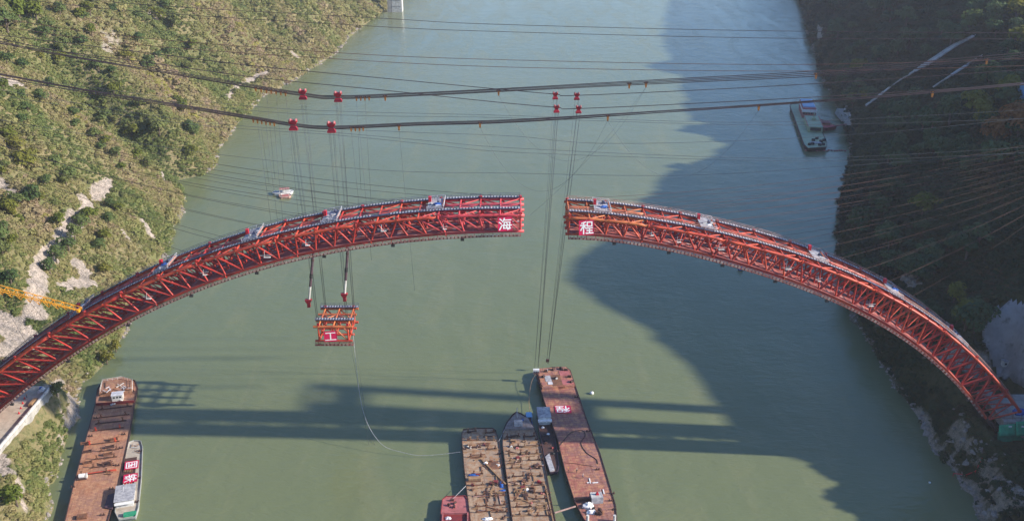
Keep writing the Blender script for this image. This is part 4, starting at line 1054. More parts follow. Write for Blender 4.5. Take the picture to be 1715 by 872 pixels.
# long red barge
VR = Vessel('deck_barge', [(898, 628), (903, 619), (925, 615), (948, 615), (955, 620), (965, 650), (985, 709), (1005, 759), (1021, 812), (1031, 846), (1033, 868), (1030, 890), (1012, 900), (990, 890), (974, 862), (962, 838), (946, 787), (935, 740), (909, 664)], 2.2, ((1000, 860), (928, 640)), 'long empty rust-red deck barge in midstream', 'barge', 'hull', 'deckR')
m = MB(); m.prism([(p.x, p.y) for p in (VR.px(901, 627), VR.px(904, 620), VR.px(947, 617), VR.px(954, 623), VR.px(963, 648), VR.px(908, 653))], 2.2, 3.2); VR.part('raised_end_deck', 'deckR', m)
for k, (u, v, sx, sy, mt) in enumerate(((921, 637, 4.2, 5, 'plank'), (945, 628, 4.2, 4.0, 'pinkred'), (948, 643, 5.5, 4, 'pinkred'), (922, 645, 2.2, 2, 'pale'), (932, 640, 4, 9, 'rust'))):
    m = MB(); m.box((0, 0, 1.06 + .01 * k), (sx, sy, .1)); item('deck_plate', VR, u, v, m, mt, ['grey plate', 'upper pink plate', 'lower pink plate', 'small pale plate', 'long rusty plate'][k] + ' lying on the raised end of the long red barge', 'steel plate')
for k, (u, v) in enumerate(((914, 622), (926, 619), (940, 618), (948, 620), (910, 631), (931, 634), (953, 631), (957, 640), (906, 646))):
    o = thing('mooring_winch', VR.wpx(u, v, 1.0), 'dark mooring winch on the raised end of the long red barge', 'winch', 'mooring winches on the long red barge', VR.ang + k)
    MB().path([(-.6, 0, .6), (.6, 0, .6)], .4, 9).build('drum', 'rustdark', o); MB().box((0, 0, .12), (1.7, 1.1, .24)).build('base_frame', 'rustdark', o); MB().box((.75, 0, .5), (.2, .9, .9)).build('side_plate', 'whitedirty' if k in (0, 5) else 'black', o)
VR.bollards([(965, 665), (985, 722), (1001, 786), (1023, 838), (1026, 826), (1029, 853), (913, 690), (935, 755)])
VR.fenders([(980, 700), (985, 708), (966, 658), (970, 672), (909, 668), (917, 695), (925, 720), (937, 757), (950, 805), (958, 828)])
sign('程', VR.wpx(943, 685, .12), 6.2, (0, 0, R(182)), 'magenta sign with upside-down white character lying on the long red barge', 5.2)
cable3('deck_hose', [VR.wpx(937, 746, .1), VR.wpx(948, 732, .1), VR.wpx(958, 723, .1), VR.wpx(975, 720, .1), VR.wpx(980, 729, .1), VR.wpx(973, 741, .1), VR.wpx(982, 757, .1), VR.wpx(998, 768, .1), VR.wpx(1001, 776, .1)], .13, 'black', 'black hose snaking across the long red barge deck', None, 6, 6, 'hose')
cable3('deck_hose', [VR.wpx(941, 774, .1), VR.wpx(960, 775, .1), VR.wpx(978, 778, .1), VR.wpx(993, 780, .1)], .08, 'rustdark', 'short dark hose lying across the long red barge below the black one', None, 5, 5, 'hose')
o = thing('deck_machine', VR.wpx(999, 838), 'pale deck machine with a red cover near the lower end of the red barge', 'machine', None, VR.ang)
MB().box((0, 0, 1.2), (4.0, 3.4, 2.4)).build('housing', 'plank', o); MB().box((-.5, 0, 2.5), (3.2, 2.6, .3)).build('top_frame', 'whitedirty', o)
m = MB(); m.taper((.2, 0, 2.65), (1.2, 1.0, 0), (.2, .2, 0), 1.2); m.build('red_cover', 'cab', o); MB().path([(1.4, 1, 2.4), (1.4, 1, 4.0)], .08, 5).build('post', 'pale', o)
tarp(VR, 984, 848, 1.9, 1.6, 'white', 'white plastic sheet heaped on the lower end of the red barge', sz=1.0)
tarp(VR, 991, 858, 1.6, 1.3, 'white', 'crumpled white sheet nearest the bottom edge of the red barge', sz=.8)
for k in range(12):
    m = MB(); m.box((0, 0, .5), (gg.uniform(.4, 1.6), gg.uniform(.4, 1.2), gg.uniform(.4, 1.4)), 0); item('machine_part', VR, gg.uniform(993, 1010), gg.uniform(850, 862), m, gg.choice(['rustdark', 'black', 'rust']), 'dark machine part beside the deck machine on the red barge', 'machine part', 'machine parts on the red barge', gg.uniform(0, 3))
for k, (u, v, l, a) in enumerate(((988, 805, 3.0, 1.5), (985, 808, .8, 0), (997, 808, 2.0, 0), (990, 828, 2.6, 1.3), (993, 828, 2.6, 1.3), (1011, 823, 2.6, 1.5))):
    m = MB(); m.box((0, 0, .12), (l, .4, .2)); item('white_plank', VR, u, v, m, 'white', 'small white plank lying on the lower half of the red barge', 'plank', 'white planks on the red barge', a)
for u in (1029, 984): MB().path([VR.px(u, 872), VR.px(u, 872) + Vector((0, 0, 2.4))], .5, 10).build('mooring_post', 'whitedirty', VR.root)
m = MB(); a, b = VR.px(964, 839), VR.px(990, 839); m.bar(a + Vector((0, 0, .8)), b + Vector((0, 0, .8)), .25, 1.4); VR.part('bulkhead', 'rustdark', m)

# flat-ended brown barge and the one with the pointed bow
VA = Vessel('deck_barge', [(773, 728), (776, 719), (800, 717), (826, 717), (831, 724), (836, 740), (841, 780), (849, 820), (856, 871), (861, 905), (794, 905), (788, 871), (781, 815), (777, 778)], 2.1, ((825, 870), (803, 720)), 'flat-ended brown barge littered with steel frames', 'barge', 'hull', 'deckM')
VB = Vessel('deck_barge', [(865, 690), (858, 695), (848, 709), (842, 724), (842, 747), (847, 787), (852, 825), (858, 871), (863, 905), (937, 905), (930, 871), (923, 837), (914, 787), (905.5, 747), (897, 722), (886, 702), (873, 693)], 2.4, ((893, 870), (872, 725)), 'brown barge with a pointed bow littered with steel frames', 'barge', 'hull', 'deckM', None, .5)
m = MB(); m.prism([(p.x * .96, p.y) for p in (VB.px(865, 693), VB.px(850, 709), VB.px(844, 721), VB.px(895, 719), VB.px(885, 703))], 2.4, 3.3); VB.part('forecastle', 'bowgrey', m)
m = MB(); p = VB.px(866, 699, .9); m.path([p, p + Vector((0, 0, 4.5))], .16, 6); VB.part('bow_post', 'whitedirty', m)
m = MB(); p = VB.px(868, 711, .9); m.box(p + Vector((0, 0, .7)), (3.2, 2.4, 1.4)); m.path([p + Vector((-1.6, 0, 1.6)), p + Vector((1.6, 0, 1.6))], .6, 9); VB.part('windlass', 'plank', m)
MB().blob(VB.px(875, 703, 1.3), (.5, .5, .6), 8, 5, .1).build('blue_drum', 'tarpblue', VB.root)
GA, GB = 'saddle frames on the flat-ended barge', 'saddle frames on the pointed-bow barge'
oi = ['first', 'second', 'third', 'fourth', 'fifth', 'sixth', 'seventh', 'eighth', 'ninth', 'tenth', 'eleventh', 'twelfth', 'thirteenth']
for k, v in enumerate((724, 737, 750, 765, 792, 812, 830, 847, 858)):
    for j, f in enumerate((.3, .78)):
        if (k, j) in ((3, 1), (4, 1)): continue
        l = np.interp(v, [724, 871], [774, 789]); r_ = np.interp(v, [724, 871], [832, 856]); w = gg.uniform(3.6, 5.4)
        saddle(VA, l + (r_ - l) * f + gg.uniform(-1.5, 1.5), v + gg.uniform(-2, 2), w, '%s saddle frame from the top in the %s row of the flat-ended barge' % (oi[k], 'left' if j == 0 else 'right'), GA, gg.uniform(1.1, 1.7), ('timber' if gg.random() < .35 else 'rust', 'rustdark' if gg.random() < .6 else 'rust'), gg.uniform(-.06, .06))
for k, v in enumerate((732, 747, 759, 770, 783, 798, 812, 824, 837, 850, 862)):
    for j, f in enumerate((.28, .74)):
        l = np.interp(v, [730, 871], [843, 858]); r_ = np.interp(v, [730, 871], [901, 930]); w = gg.uniform(3.8, 6.0)
        saddle(VB, l + (r_ - l) * f + gg.uniform(-1.5, 1.5), v + gg.uniform(-2, 2), w, '%s saddle frame from the bow in the %s row of the pointed-bow barge' % (oi[k], 'left' if j == 0 else 'right'), GB, gg.uniform(1.1, 1.8), ('timber' if gg.random() < .4 else 'rust', 'rustdark' if gg.random() < .5 else 'timber'), gg.uniform(-.06, .06))
def litter(V, n, ul, ur, v0, v1, nm, seed):
    g = random.Random(seed)
    for k in range(n):
        v = g.uniform(v0, v1); u = g.uniform(np.interp(v, [v0, v1], ul), np.interp(v, [v0, v1], ur)); q = g.random()
        if q < .62:
            l = g.uniform(1.6, 6.5); m = MB(); m.bar((-l / 2, 0, .14), (l / 2, 0, .2), g.uniform(.2, .45), g.uniform(.18, .3))
            item('loose_bar', V, u, v, m, g.choice(['rust', 'timber', 'rustdark', 'timber', 'cream']), 'loose beam lying on the deck of the %s barge' % nm, 'beam', 'loose beams on the %s barge' % nm, g.choice([0, 0, 0, .04, -.05, 1.57, 1.55, 1.6, .35, -.5, 1.2]))
        elif q < .82:
            m = MB(); m.box((0, 0, .4), (g.uniform(.6, 2), g.uniform(.5, 1.4), g.uniform(.4, .9))); item('crate', V, u, v, m, g.choice(['timber', 'rust', 'rustdark', 'darkred']), 'small rusty crate on the deck of the %s barge' % nm, 'crate', 'crates on the %s barge' % nm, g.uniform(-.3, .3))
        else:
            m = MB()
            for t in range(4): m.blob((g.uniform(-.7, .7), g.uniform(-.6, .6), .2), (g.uniform(.25, .6), g.uniform(.25, .5), .3), 6, 4, .3)
            o = item('scrap_heap', V, u, v, m, g.choice(['rust', 'rustdark', 'whitedirty', 'timber', 'pinkred']), 'low heap of scrap on the deck of the %s barge' % nm, 'scrap heap', 'scrap heaps on the %s barge' % nm)
            o['kind'] = 'stuff'
litter(VA, 62, (781, 797), (826, 849), 722, 868, 'flat-ended', 21)
litter(VB, 78, (850, 866), (892, 922), 728, 868, 'pointed-bow', 22)
tarp(VA, 795, 796, 2.1, 1.2, 'tarpblue', 'bright blue tarpaulin heap on the left side of the flat-ended barge')
tarp(VA, 840, 812, .7, 1.8, 'tarpblue', 'narrow blue tarpaulin strip on the right side of the flat-ended barge')
tarp(VA, 842, 822, 1.0, .7, 'tarpblue', 'small lower blue tarpaulin on the right edge of the flat-ended barge')
tarp(VA, 814, 776, .9, .7, 'white', 'white sheet in the middle of the flat-ended barge'); tarp(VA, 817, 869, 1.7, .8, 'white', 'white sheets at the bottom edge of the flat-ended barge')
tarp(VB, 882, 820, .9, .8, 'white', 'white sheet in the middle of the pointed-bow barge'); tarp(VB, 902, 807, .8, .6, 'cab', 'small red cover on the right of the pointed-bow barge')
m = MB(); m.box((0, 0, .5), (4.4, 1.8, 1.0)); item('timber_crate', VA, 795, 803, m, 'timber', 'pale timber crate under the blue tarpaulin heap on the flat-ended barge', 'crate')
m = MB(); m.blob((0, 0, .1), (3.2, 2.6, .25), 14, 5, .25); item('rust_pile', VA, 825, 779, m, 'rust', 'flat brown pile of rusty scrap on the flat-ended barge', 'scrap heap')
m = MB(); m.bar((-9, 0, .3), (9, 0, .3), .5, .5); item('long_timber', VA, 826, 790, m, 'timber', 'long brown timber lying slantwise on the flat-ended barge', 'timber', None, -1.15)
m = MB(); m.bar((-12, 0, .3), (12, 0, .3), .4, .4); item('long_timber', VB, 921, 848, m, 'timber', 'long timber along the right edge of the pointed-bow barge', 'timber', None, 1.6)
VA.bollards([(786, 724), (828, 722), (778, 752), (836, 760)]); VB.bollards([(848, 735), (899, 735), (906, 770), (851, 800), (921, 855)])
VA.fenders([(774, 745), (778, 790), (784, 835)]); VB.fenders([(845, 775), (850, 815), (902, 740), (910, 775)])

# small boat tucked between the pointed bow and the long barge
VC = Vessel('service_boat', [(899, 688), (916, 686), (923, 705), (929, 730), (936, 780), (934, 790), (921, 791), (912, 765), (904, 725)], 1.4, ((925, 785), (910, 690)), 'small dark service boat squeezed beside the long red barge', 'boat', 'purple', 'rustdark', None, .4)
c = VC.px(911, 702); m = MB(); m.box(c + Vector((0, 0, 1.5)), (4.6, 7.6, 3.0)); cab = VC.part('cabin', 'whitedirty', m)
MB().box(c + Vector((0, .4, 3.1)), (5.2, 7.6, .2)).build('roof', 'plank', cab); MB().box(c + Vector((0, -4.3, 2.2)), (5.4, 1.4, .6)).build('wheelhouse_brow', 'white', cab)
for k in (-1.5, 0, 1.5): MB().box(c + Vector((k, -3.84, 1.5)), (.9, .08, .9)).build('window', 'glass', cab)
m = MB(); m.path([c + Vector((0, 1, 3.2)), c + Vector((0, 1, 5.0))], .08, 5); m.bar(c + Vector((-.7, 1, 4.2)), c + Vector((.7, 1, 4.2)), .1, .1); m.build('mast', 'white', cab)
p = VC.px(914, 733); n = 14; m = MB(); rg = [p + Vector((math.cos(2 * math.pi * k / n) * 1.5, math.sin(2 * math.pi * k / n) * 1.8, .3)) for k in range(n + 1)]; m.path(rg, .16, 6, False); VC.part('coiled_hose', 'black', m)
m = MB(); m.prism([(q.x, q.y) for q in (VC.px(920, 760), VC.px(929, 788), VC.px(921, 790), VC.px(913, 766))], 1.4, 1.9); VC.part('foredeck', 'plank', m)
for k, (u, v, mt) in enumerate(((909, 716, 'white'), (918, 727, 'white'), (925, 750, 'darkred'), (914, 742, 'rust'), (926, 760, 'black'))): tarp(VC, u, v, .6, .5, mt, ['white bundle beside the cabin', 'small white ball on the deck', 'dark red bundle on the deck', 'rusty bundle on the deck', 'black bundle on the deck'][k] + ' of the small dark service boat', 'bundle', 'bundle')
# light-blue-roofed skiff cabin by the bow
VK = Vessel('skiff', [(880, 694), (888, 692), (892, 712), (890, 716), (883, 714)], .9, ((888, 714), (884, 693)), 'little skiff with a light blue roof beside the pointed bow', 'boat', 'tarpblue', 'rustdark', None, .2)
p = VK.px(886, 701); MB().box(p + Vector((0, 0, 2.0)), (2.3, 3.6, .14)).build('canopy', 'skyblue', VK.root)
for i, j in ((-1, -1.6), (1, -1.6), (-1, 1.6), (1, 1.6)): MB().path([p + Vector((i, j, 0)), p + Vector((i, j, 2))], .07, 5).build('canopy_post', 'white', VK.root)
# faded red barge at the bottom edge
VP = Vessel('hopper_barge', [(741, 836), (748, 831), (779, 830), (784, 838), (786, 871), (788, 905), (736, 905), (737, 871)], 2.0, ((762, 871), (763, 835)), 'faded pink-red hopper barge cut by the bottom edge', 'barge', 'darkred', 'pinkred', None, .35)
c = VP.px(762, 880); m = MB()
for a, b in ((-4.2, 0), (4.2, 0)): m.box(c + Vector((a, 0, .45)), (.4, 12, .9))
m.box(c + Vector((0, 6, .45)), (8.8, .4, .9)); VP.part('hatch_coaming', 'pinkred', m)
MB().box(c + Vector((0, 0, .06)), (8.0, 11.6, .1)).build('hold_floor', 'darkred', VP.root)
tarp(VP, 751, 868, 1.1, .8, 'pale', 'pale green-white sheet in the hold of the pink-red barge', sz=.5)
for k, (u, v) in enumerate(((758, 838), (762, 843), (761, 849), (752, 846))):
    o = thing('mooring_winch', VP.wpx(u, v), ['topmost', 'second', 'lowest', 'leftmost'][k] + ' dark winch on the fore deck of the pink-red barge', 'winch', 'winches on the pink-red barge', k * .8)
    MB().path([(-.5, 0, .5), (.5, 0, .5)], .36, 9).build('drum', 'rustdark', o); MB().box((0, 0, .1), (1.4, .9, .2)).build('base_frame', 'pinkred', o)
cable3('mooring_rope', [VP.wpx(757, 836, .4), VA.wpx(780, 813, .4)], .07, 'pale', 'pale rope from the pink-red barge up to the flat-ended barge', 'mooring ropes', 4)
cable3('mooring_rope', sagged(VA.wpx(835, 738, .5), VB.wpx(848, 712, .8), .3), .07, 'pale', 'pale rope between the flat-ended barge and the pointed bow', 'mooring ropes', 4)
m = MB(); m.bar(VB.wpx(929, 858, .5), VR.wpx(964, 847, .5), .5, .25); o = m.build('gangplank', 'cream', None, tuple(VB.wpx(929, 858, .3))); tag(o, 'pale gangplank between the pointed-bow barge and the red barge', 'gangplank')

# green ship at the right bank, red pontoon, shore dock
VG = Vessel('cargo_ship', [(1323, 178), (1326, 174), (1341, 173), (1357, 176), (1361, 185), (1385, 240), (1384, 247), (1353, 249), (1347, 243)], 3.0, ((1367, 246), (1340, 176)), 'green-decked cargo ship moored off the right bank', 'ship', 'hull', 'greendeck', None, .6, 2)
c = VG.px(1348, 190); m = MB(); m.box(c + Vector((1.5, 0, 4)), (10.5, 30, 8)); ac = VG.part('accommodation_block', 'pinkred', m)
MB().box(c + Vector((1.5, 2, 8.3)), (9.5, 26, .6)).build('roof', 'skyblue', ac); MB().box(c + Vector((1.5, -15.6, 6.0)), (11.5, 1.4, 2.0)).build('wheelhouse_brow', 'white', ac)
MB().box(c + Vector((-3.9, 0, 6)), (.3, 28, 1.4)).build('white_band', 'white', ac)
for k in range(3): MB().box(c + Vector((1.5, -4 + k * 7, 8.75)), (9.0, .4, .3)).build('roof_rib', 'white', ac)
for k in range(5): MB().box(c + Vector((-2.5 + 2 * k, -15.1, 4.0)), (1.3, .14, 1.6)).build('window', 'glass', ac)
c = VG.px(1358, 212); m = MB(); m.box(c + Vector((1.5, 0, 2.2)), (11, 34, 4.4)); hd = VG.part('hatch_house', 'greendeck', m)
MB().box(c + Vector((1.5, -17.6, 2.6)), (8, 1.2, 2.2)).build('front_window_band', 'glass', hd); MB().box(c + Vector((-4.1, 0, 4.5)), (.4, 34, .5)).build('red_edge', 'pinkred', hd); MB().box(c + Vector((7.1, 0, 4.5)), (.4, 34, .5)).build('red_edge', 'pinkred', hd)
m = MB(); m.path([c + Vector((2, 4, 4.4)), c + Vector((2, 4, 10))], .35, 6); m.box(c + Vector((2, 4, 5.5)), (3, 3, 2)); m.build('mast_winch', 'greendeck', hd)
for k, (u, v) in enumerate(((1362, 236), (1368, 233), (1375, 238), (1379, 243), (1356, 243), (1361, 242), (1373, 244), (1380, 236))): VG.part('deck_winch', 'black', MB().box(VG.px(u, v) + Vector((0, 0, .8)), (2.4, 1.6, 1.6), k))
m = MB(); p = VG.px(1366, 240); m.prism([(p.x - 4, p.y - 1.5), (p.x + 4, p.y - 1.5), (p.x + 3.5, p.y + 2.5), (p.x - 3.5, p.y + 2.5)], 3.0, 3.6); VG.part('fore_hatch', 'plank', m)
VG.fenders([(1326, 186), (1331, 198), (1336, 212), (1341, 226), (1346, 239), (1364, 192), (1370, 206), (1377, 222)])
VN = Vessel('pontoon_boat', [(1367, 203), (1376, 201), (1386, 205), (1401, 212), (1385, 215), (1371, 214)], 2.2, ((1386, 209), (1370, 208)), 'red pontoon boat between the green ship and the right bank', 'boat', 'darkred', 'cab', None, .5)
m = MB(); p = VN.px(1377, 207); m.box(p + Vector((0, 0, .8)), (8, 12, 1.6)); VN.part('deck_cover', 'darkred', m)
dk = thing('landing_dock', atZ(1425, 205, 1), 'broken pale concrete landing at the foot of the hillside stairway', 'dock')
m = MB(); m.prism([(-8, -22), (2, -26), (12, 0), (8, 24), (-4, 26)], 0, 5.0, -.1); m.build('concrete_base', 'concrete', dk); m = MB(); m.box((0, 4, 6.5), (6, 9, 3)); m.build('hut', 'whitedirty', dk)
for k in range(5): MB().box((gg.uniform(-4, 6), -14 + 8 * k, 7), (1.4, 2.2, 4)).build('bollard_pillar', 'white' if k % 2 else 'concrete', dk)
m = MB(); m.bar(atZ(1398, 211, 2.6), atZ(1418, 208, 4.5), 2.2, .4); o = m.build('gangway', 'darkred', None, tuple(atZ(1398, 211, 2))); tag(o, 'thin red gangway from the pontoon boat to the landing', 'gangway')
fl = atZ(1368, 250, 0); m = MB()
for k in range(16): m.blob((-9 + k * 1.9, -4 + gg.uniform(-1.5, 1.5), .3), (1.0, .9, .5), 7, 4, .2)
o = m.build('orange_float_boom', 'pinkred'); o.location = fl; tag(o, 'string of faded orange floats ahead of the green ship', 'float boom', kind='stuff')

# small boats and floats
VW = Vessel('ferry_boat', [(456, 322.3), (460, 320.2), (474, 319.5), (489, 318.5), (491, 320), (487, 323), (470, 325), (460, 324.3)], 1.3, ((458, 322), (490, 320)), 'small white boat with pinkish canopy on the open water', 'boat', 'white', 'whitedirty', None, .3)
a, b = VW.px(468, 322), VW.px(485, 321); c = (a + b) / 2
MB().box(c + Vector((0, 0, 2.3)), (4.2, 6.5, .2)).build('canopy', 'cream', VW.root)
for k in range(4):
    for j in (-1, 1): MB().box(c + Vector((j * 1.0, -2.4 + 1.6 * k, 2.44)), (1.1, .9, .1)).build('roof_panel', 'pinkred', VW.root)
for i in (-1.8, 1.8):
    for j in (-3, 0, 3): MB().path([c + Vector((i, j, 0)), c + Vector((i, j, 2.2))], .08, 5).build('canopy_post', 'white', VW.root)
VW2 = Vessel('raft', [(467, 327), (470, 325.3), (486, 324), (487.5, 327.5), (484, 330), (470, 331)], .9, ((469, 328), (487, 326.5)), 'short pale raft lying alongside the small white boat', 'raft', 'cream', 'cream', None, .25)
p = VW2.px(478, 328); MB().box(p + Vector((0, 0, .35)), (1.6, 4.2, .5)).build('cargo_cover', 'pinkred', VW2.root)
def float_(px, py, s, mat, label):
    o = thing('float', atZ(px, py, 0), label, 'float'); MB().blob((0, 0, .4 * s), (.9 * s, .9 * s, .7 * s), 10, 6, .03).build('body', mat, o, None, True); MB().path([(0, 0, .9 * s), (0, 0, 1.6 * s)], .12 * s, 6).build('ring_post', 'black', o)
float_(991, 659, 1.0, 'white', 'small white float on the water right of the long red barge')
float_(1240, 452, 1.6, 'buoyblue', 'blue float under the right arch half')
float_(1557, 808, .5, 'white', 'tiny white float on the dark water near the right bank')

# ------------------------------------------------------------------ yellow crane on the left bank
CY = 303.0
tipT, tipB = atY(131, 519, CY), atY(124, 531, CY)
dirv = (atY(0, 484, CY) - tipT); dirv = dirv / abs(dirv.x)
base_x = -238.0
Lj = abs(base_x - tipT.x)
mast_z = float(heightL(np.array(base_x), np.array(CY + 1.2)))
orgc = Vector((base_x, CY + 1.2, mast_z))
cr = thing('tower_crane', orgc, 'yellow lattice crane jib reaching over the left arch half', 'crane')
def J(u, k):     # u metres from the tip, k: 0 near-top,1 far-top,2 bottom
    p = tipT + dirv * u; s = min(1.0, .35 + u / 14.0)
    return p + (Vector((0, 0, 0)) if k == 0 else Vector((0, 2.4, 0)) if k == 1 else Vector((0, 1.2, -2.9 * s)))
for k in range(3): rod('jib_chord', J(0, k), J(Lj, k), .15, 'yellow', cr, orgc, 6)
npj = 30
for i in range(npj + 1):
    u = Lj * i / npj; u2 = min(Lj, Lj * (i + .5) / npj); u3 = min(Lj, Lj * (i + 1) / npj)
    rod('lacing', J(u, 0), J(u, 1), .08, 'yellow', cr, orgc, 5)
    if i < npj:
        for k in (0, 1):
            rod('lacing', J(u, k), J(u2, 2), .09, 'yellow', cr, orgc, 5); rod('lacing', J(u2, 2), J(u3, k), .09, 'yellow', cr, orgc, 5)
        rod('lacing', J(u, 0), J(u3, 1), .07, 'yellow', cr, orgc, 5)
MB().box(J(.2, 2) + Vector((0, 0, .5)), (.8, 2.8, .9)).build('tip_plate', 'yellow', cr, orgc)
top = J(Lj, 2)
for i, j in ((-1, -1), (1, -1), (1, 1), (-1, 1)): rod('mast_leg', orgc + Vector((i, j, -2)), Vector((base_x + i, CY + 1.2 + j, top.z + .4)), .18, 'yellow', cr, orgc, 6)
for k in range(int((top.z - mast_z) / 2)):
    z = mast_z + 2 * k
    for i, j, i2, j2 in ((-1, -1, 1, -1), (1, -1, 1, 1), (1, 1, -1, 1), (-1, 1, -1, -1)): rod('lacing', (base_x + i, CY + 1.2 + j, z), (base_x + i2, CY + 1.2 + j2, z + 2), .08, 'yellow', cr, orgc, 5)

# ------------------------------------------------------------------ left site road
ry = [268, 276, 284, 292, 300, 308, 316, 324, 331]
poly = [(-190.5, y) for y in ry] + [(-177.6, y) for y in reversed(ry)]
o = MB().prism(poly, 16.2, 17.0).build('site_road', 'roadmat'); tag(o, kind='structure')
rw = thing('retaining_wall', (-176.9, 300, 6), 'pale concrete retaining wall along the site road at the lower left', 'wall')
rw['kind'] = 'thing'
for k in range(9):
    y = 270 + 7.1 * k
    MB().box((0, y - 300, 7.2), (.8, 7.06, 8)).build('wall_panel', 'concrete', rw); MB().box((-.1, y - 300, 11.7), (.5, 6.9, 1.0)).build('parapet', 'whitedirty', rw)
def ri(name, mb, mat, x, y, label, cat, rz=0, group=None, z=17.0):
    o = mb.build(name, mat); o.location = (x, y, z); o.rotation_euler = (0, 0, rz); return tag(o, label, cat, group)
ri('white_tarpaulin', MB().blob((0, 0, .5), (.9, 4.5, .8), 12, 6, .12), 'white', -186.5, 301, 'long white tarpaulin-covered pile on the site road', 'tarpaulin', .15)
ri('timber_stack', MB().box((0, 0, .5), (1.4, 5, 1.0)).box((0, 0, 1.1), (1.1, 4.4, .2)), 'timber', -178.9, 318, 'low timber stack against the site road wall', 'timber stack')
ri('rubbish_heap', MB().blob((0, 0, .4), (1.2, 2.2, .7), 9, 5, .3), 'whitedirty', -179.5, 327, 'pale rubbish heap at the top end of the site road', 'heap')
ri('blue_bundle', MB().blob((0, 0, .4), (.8, 1.0, .6), 9, 5, .2), 'tarpblue', -180.5, 328.5, 'small blue bundle at the top end of the site road', 'bundle')
for k in range(4):
    ri('traffic_cone', MB().taper((0, 0, 0), (.5, .5, 0), (.1, .1, 0), .9).box((0, 0, .04), (.7, .7, .08)), 'cab', -181 - .9 * k, 311 + 3.5 * k, 'small red cone on the site road', 'cone', 0, 'red cones on the site road')
o = thing('arch_abutment', (-199, 311, 8), 'concrete block under the left end of the arch', 'abutment')
MB().taper((-6, 0, 0), (26, 26, 0), (20, 24, 0), 12).build('concrete_block', 'concrete', o)

# ------------------------------------------------------------------ right springing: abutment, walls, net, shotcrete
xa = np.array([p[0] for p in SHOT]); ya = np.array([p[1] for p in SHOT])
gx = np.arange(xa.min() - 2, xa.max() + 2, 1.3); gy = np.arange(ya.min() - 2, ya.max() + 2, 1.3)
X, Y = np.meshgrid(gx, gy, indexing='ij'); Z = heightR(X, Y) * 0.0 + np.minimum(heightR(X, Y), 9e9) + .9 + .9 * fbm(X / 4, Y / 4, 7, 4)
ins = inside_shot(X, Y); m = MB(); id_ = -np.ones(X.shape, int)
for i in range(len(gx) - 1):
    for j in range(len(gy) - 1):
        if ins[i, j] and ins[i + 1, j] and ins[i, j + 1] and ins[i + 1, j + 1]:
            f = []
            for a, b in ((i, j), (i + 1, j), (i + 1, j + 1), (i, j + 1)):
                if id_[a, b] < 0: id_[a, b] = len(m.v); m.v.append((X[a, b], Y[a, b], Z[a, b]))
                f.append(int(id_[a, b]))
            m.f.append(tuple(f))
M['shotcrete'] = pmat('sprayed_concrete', (0.30, 0.295, 0.30), (0.21, 0.205, 0.21), 0.12, 0.95, bump=0.5, c3=(0.13, 0.125, 0.125), scale3=0.35)
c = SHOT[4]; sh = m.build('sprayed_concrete_slope', 'shotcrete', None, (float(xa.mean()), float(ya.mean()), 0), True)
sd = sh.modifiers.new('thickness', 'SOLIDIFY'); sd.thickness = 1.2
tag(sh, 'pale grey sprayed-concrete slope above the right end of the arch', 'slope protection')
RX = 176.0
o = thing('arch_abutment', (184, 311, 8), 'concrete springing block under the right end of the arch', 'abutment')
MB().taper((6, 0, 0), (26, 27, 0), (17, 24, 0), 10).build('concrete_block', 'concrete', o); MB().box((-6.5, 0, 11), (5, 22, 3)).build('bearing_ledge', 'concrete', o)
for dy in RIBS: MB().path([Vector((-14.2, dy - 8, 12)), Vector((-8, dy - 8, 6))], .75, 8).build('springing_socket', 'rustdark', o)
rw = thing('retaining_wall', (170, 318, 0), 'grey concrete wall of tall panels with dark gaps below the right springing', 'wall')
rw['kind'] = 'thing'
for k, (u, v, up, w, h) in enumerate(((1608, 668, 9.5, 5.5, 11), (1622, 690, 8.0, 5, 10), (1640, 714, 7.5, 5.5, 11), (1655, 738, 6, 5, 10))):
    p = atZ(u, v, up); q = p - Vector((170, 318, 0))
    MB().box(q, (1.2, w, h), -.12).build('wall_panel', 'concrete', rw); MB().box(q + Vector((2.2, 1.5, -.5)), (3.5, w * 1.3, h - 1.5), -.12).build('dark_backing', 'rustdark', rw); MB().box(q + Vector((-1.6, -.5, -h / 2 + 1)), (2.4, w * .9, 3), -.12).build('footing', 'concrete', rw)
for k, (u, v, up) in enumerate(((1672, 752, 5), (1692, 742, 7), (1705, 750, 6))):
    p = atZ(u, v, up); o = MB().taper((0, 0, -4), (7, 5, 0), (5, 4, 0), 7).box((0, 0, 3.2), (5.2, 4.2, .4)).build('concrete_footing', 'concrete'); o.location = p; o.rotation_euler = (0, 0, .4 * k); tag(o, ['left', 'middle', 'right'][k] + ' concrete footing below the green safety net', 'footing')
nt_ = thing('scaffold_screen', atY(1692, 716, 300), 'green safety-net screen in front of the right springing', 'scaffold')
def wavy(w, h, n, k, amp):
    m = MB(); g = random.Random(k)
    for i in range(n + 1):
        for j in range(k + 1): m.v.append((-w / 2 + w * i / n, amp * math.sin(i * 1.3 + j) + g.uniform(-amp, amp) * .4, -h / 2 + h * j / k))
    for i in range(n):
        for j in range(k): a = i * (k + 1) + j; m.f.append((a, a + k + 1, a + k + 2, a + 1))
    return m
for k, (dx, dz, w, h, a) in enumerate(((-2.2, .6, 6.5, 4.2, 0), (3.6, 1.2, 6, 5.2, 0), (1.0, -3.2, 11, 3.0, 0), (-2.0, -2.4, 6, 3.6, 0), (8.5, 0.5, 6, 6.0, 0))):
    n = wavy(w, h, 10, 5, .22).build('safety_net', 'netgreen', nt_, None, True); n.location = (dx, .25 * k - 2.5, dz); n.rotation_euler = (R(-25), 0, R(8)); s = n.modifiers.new('t', 'SOLIDIFY'); s.thickness = .05
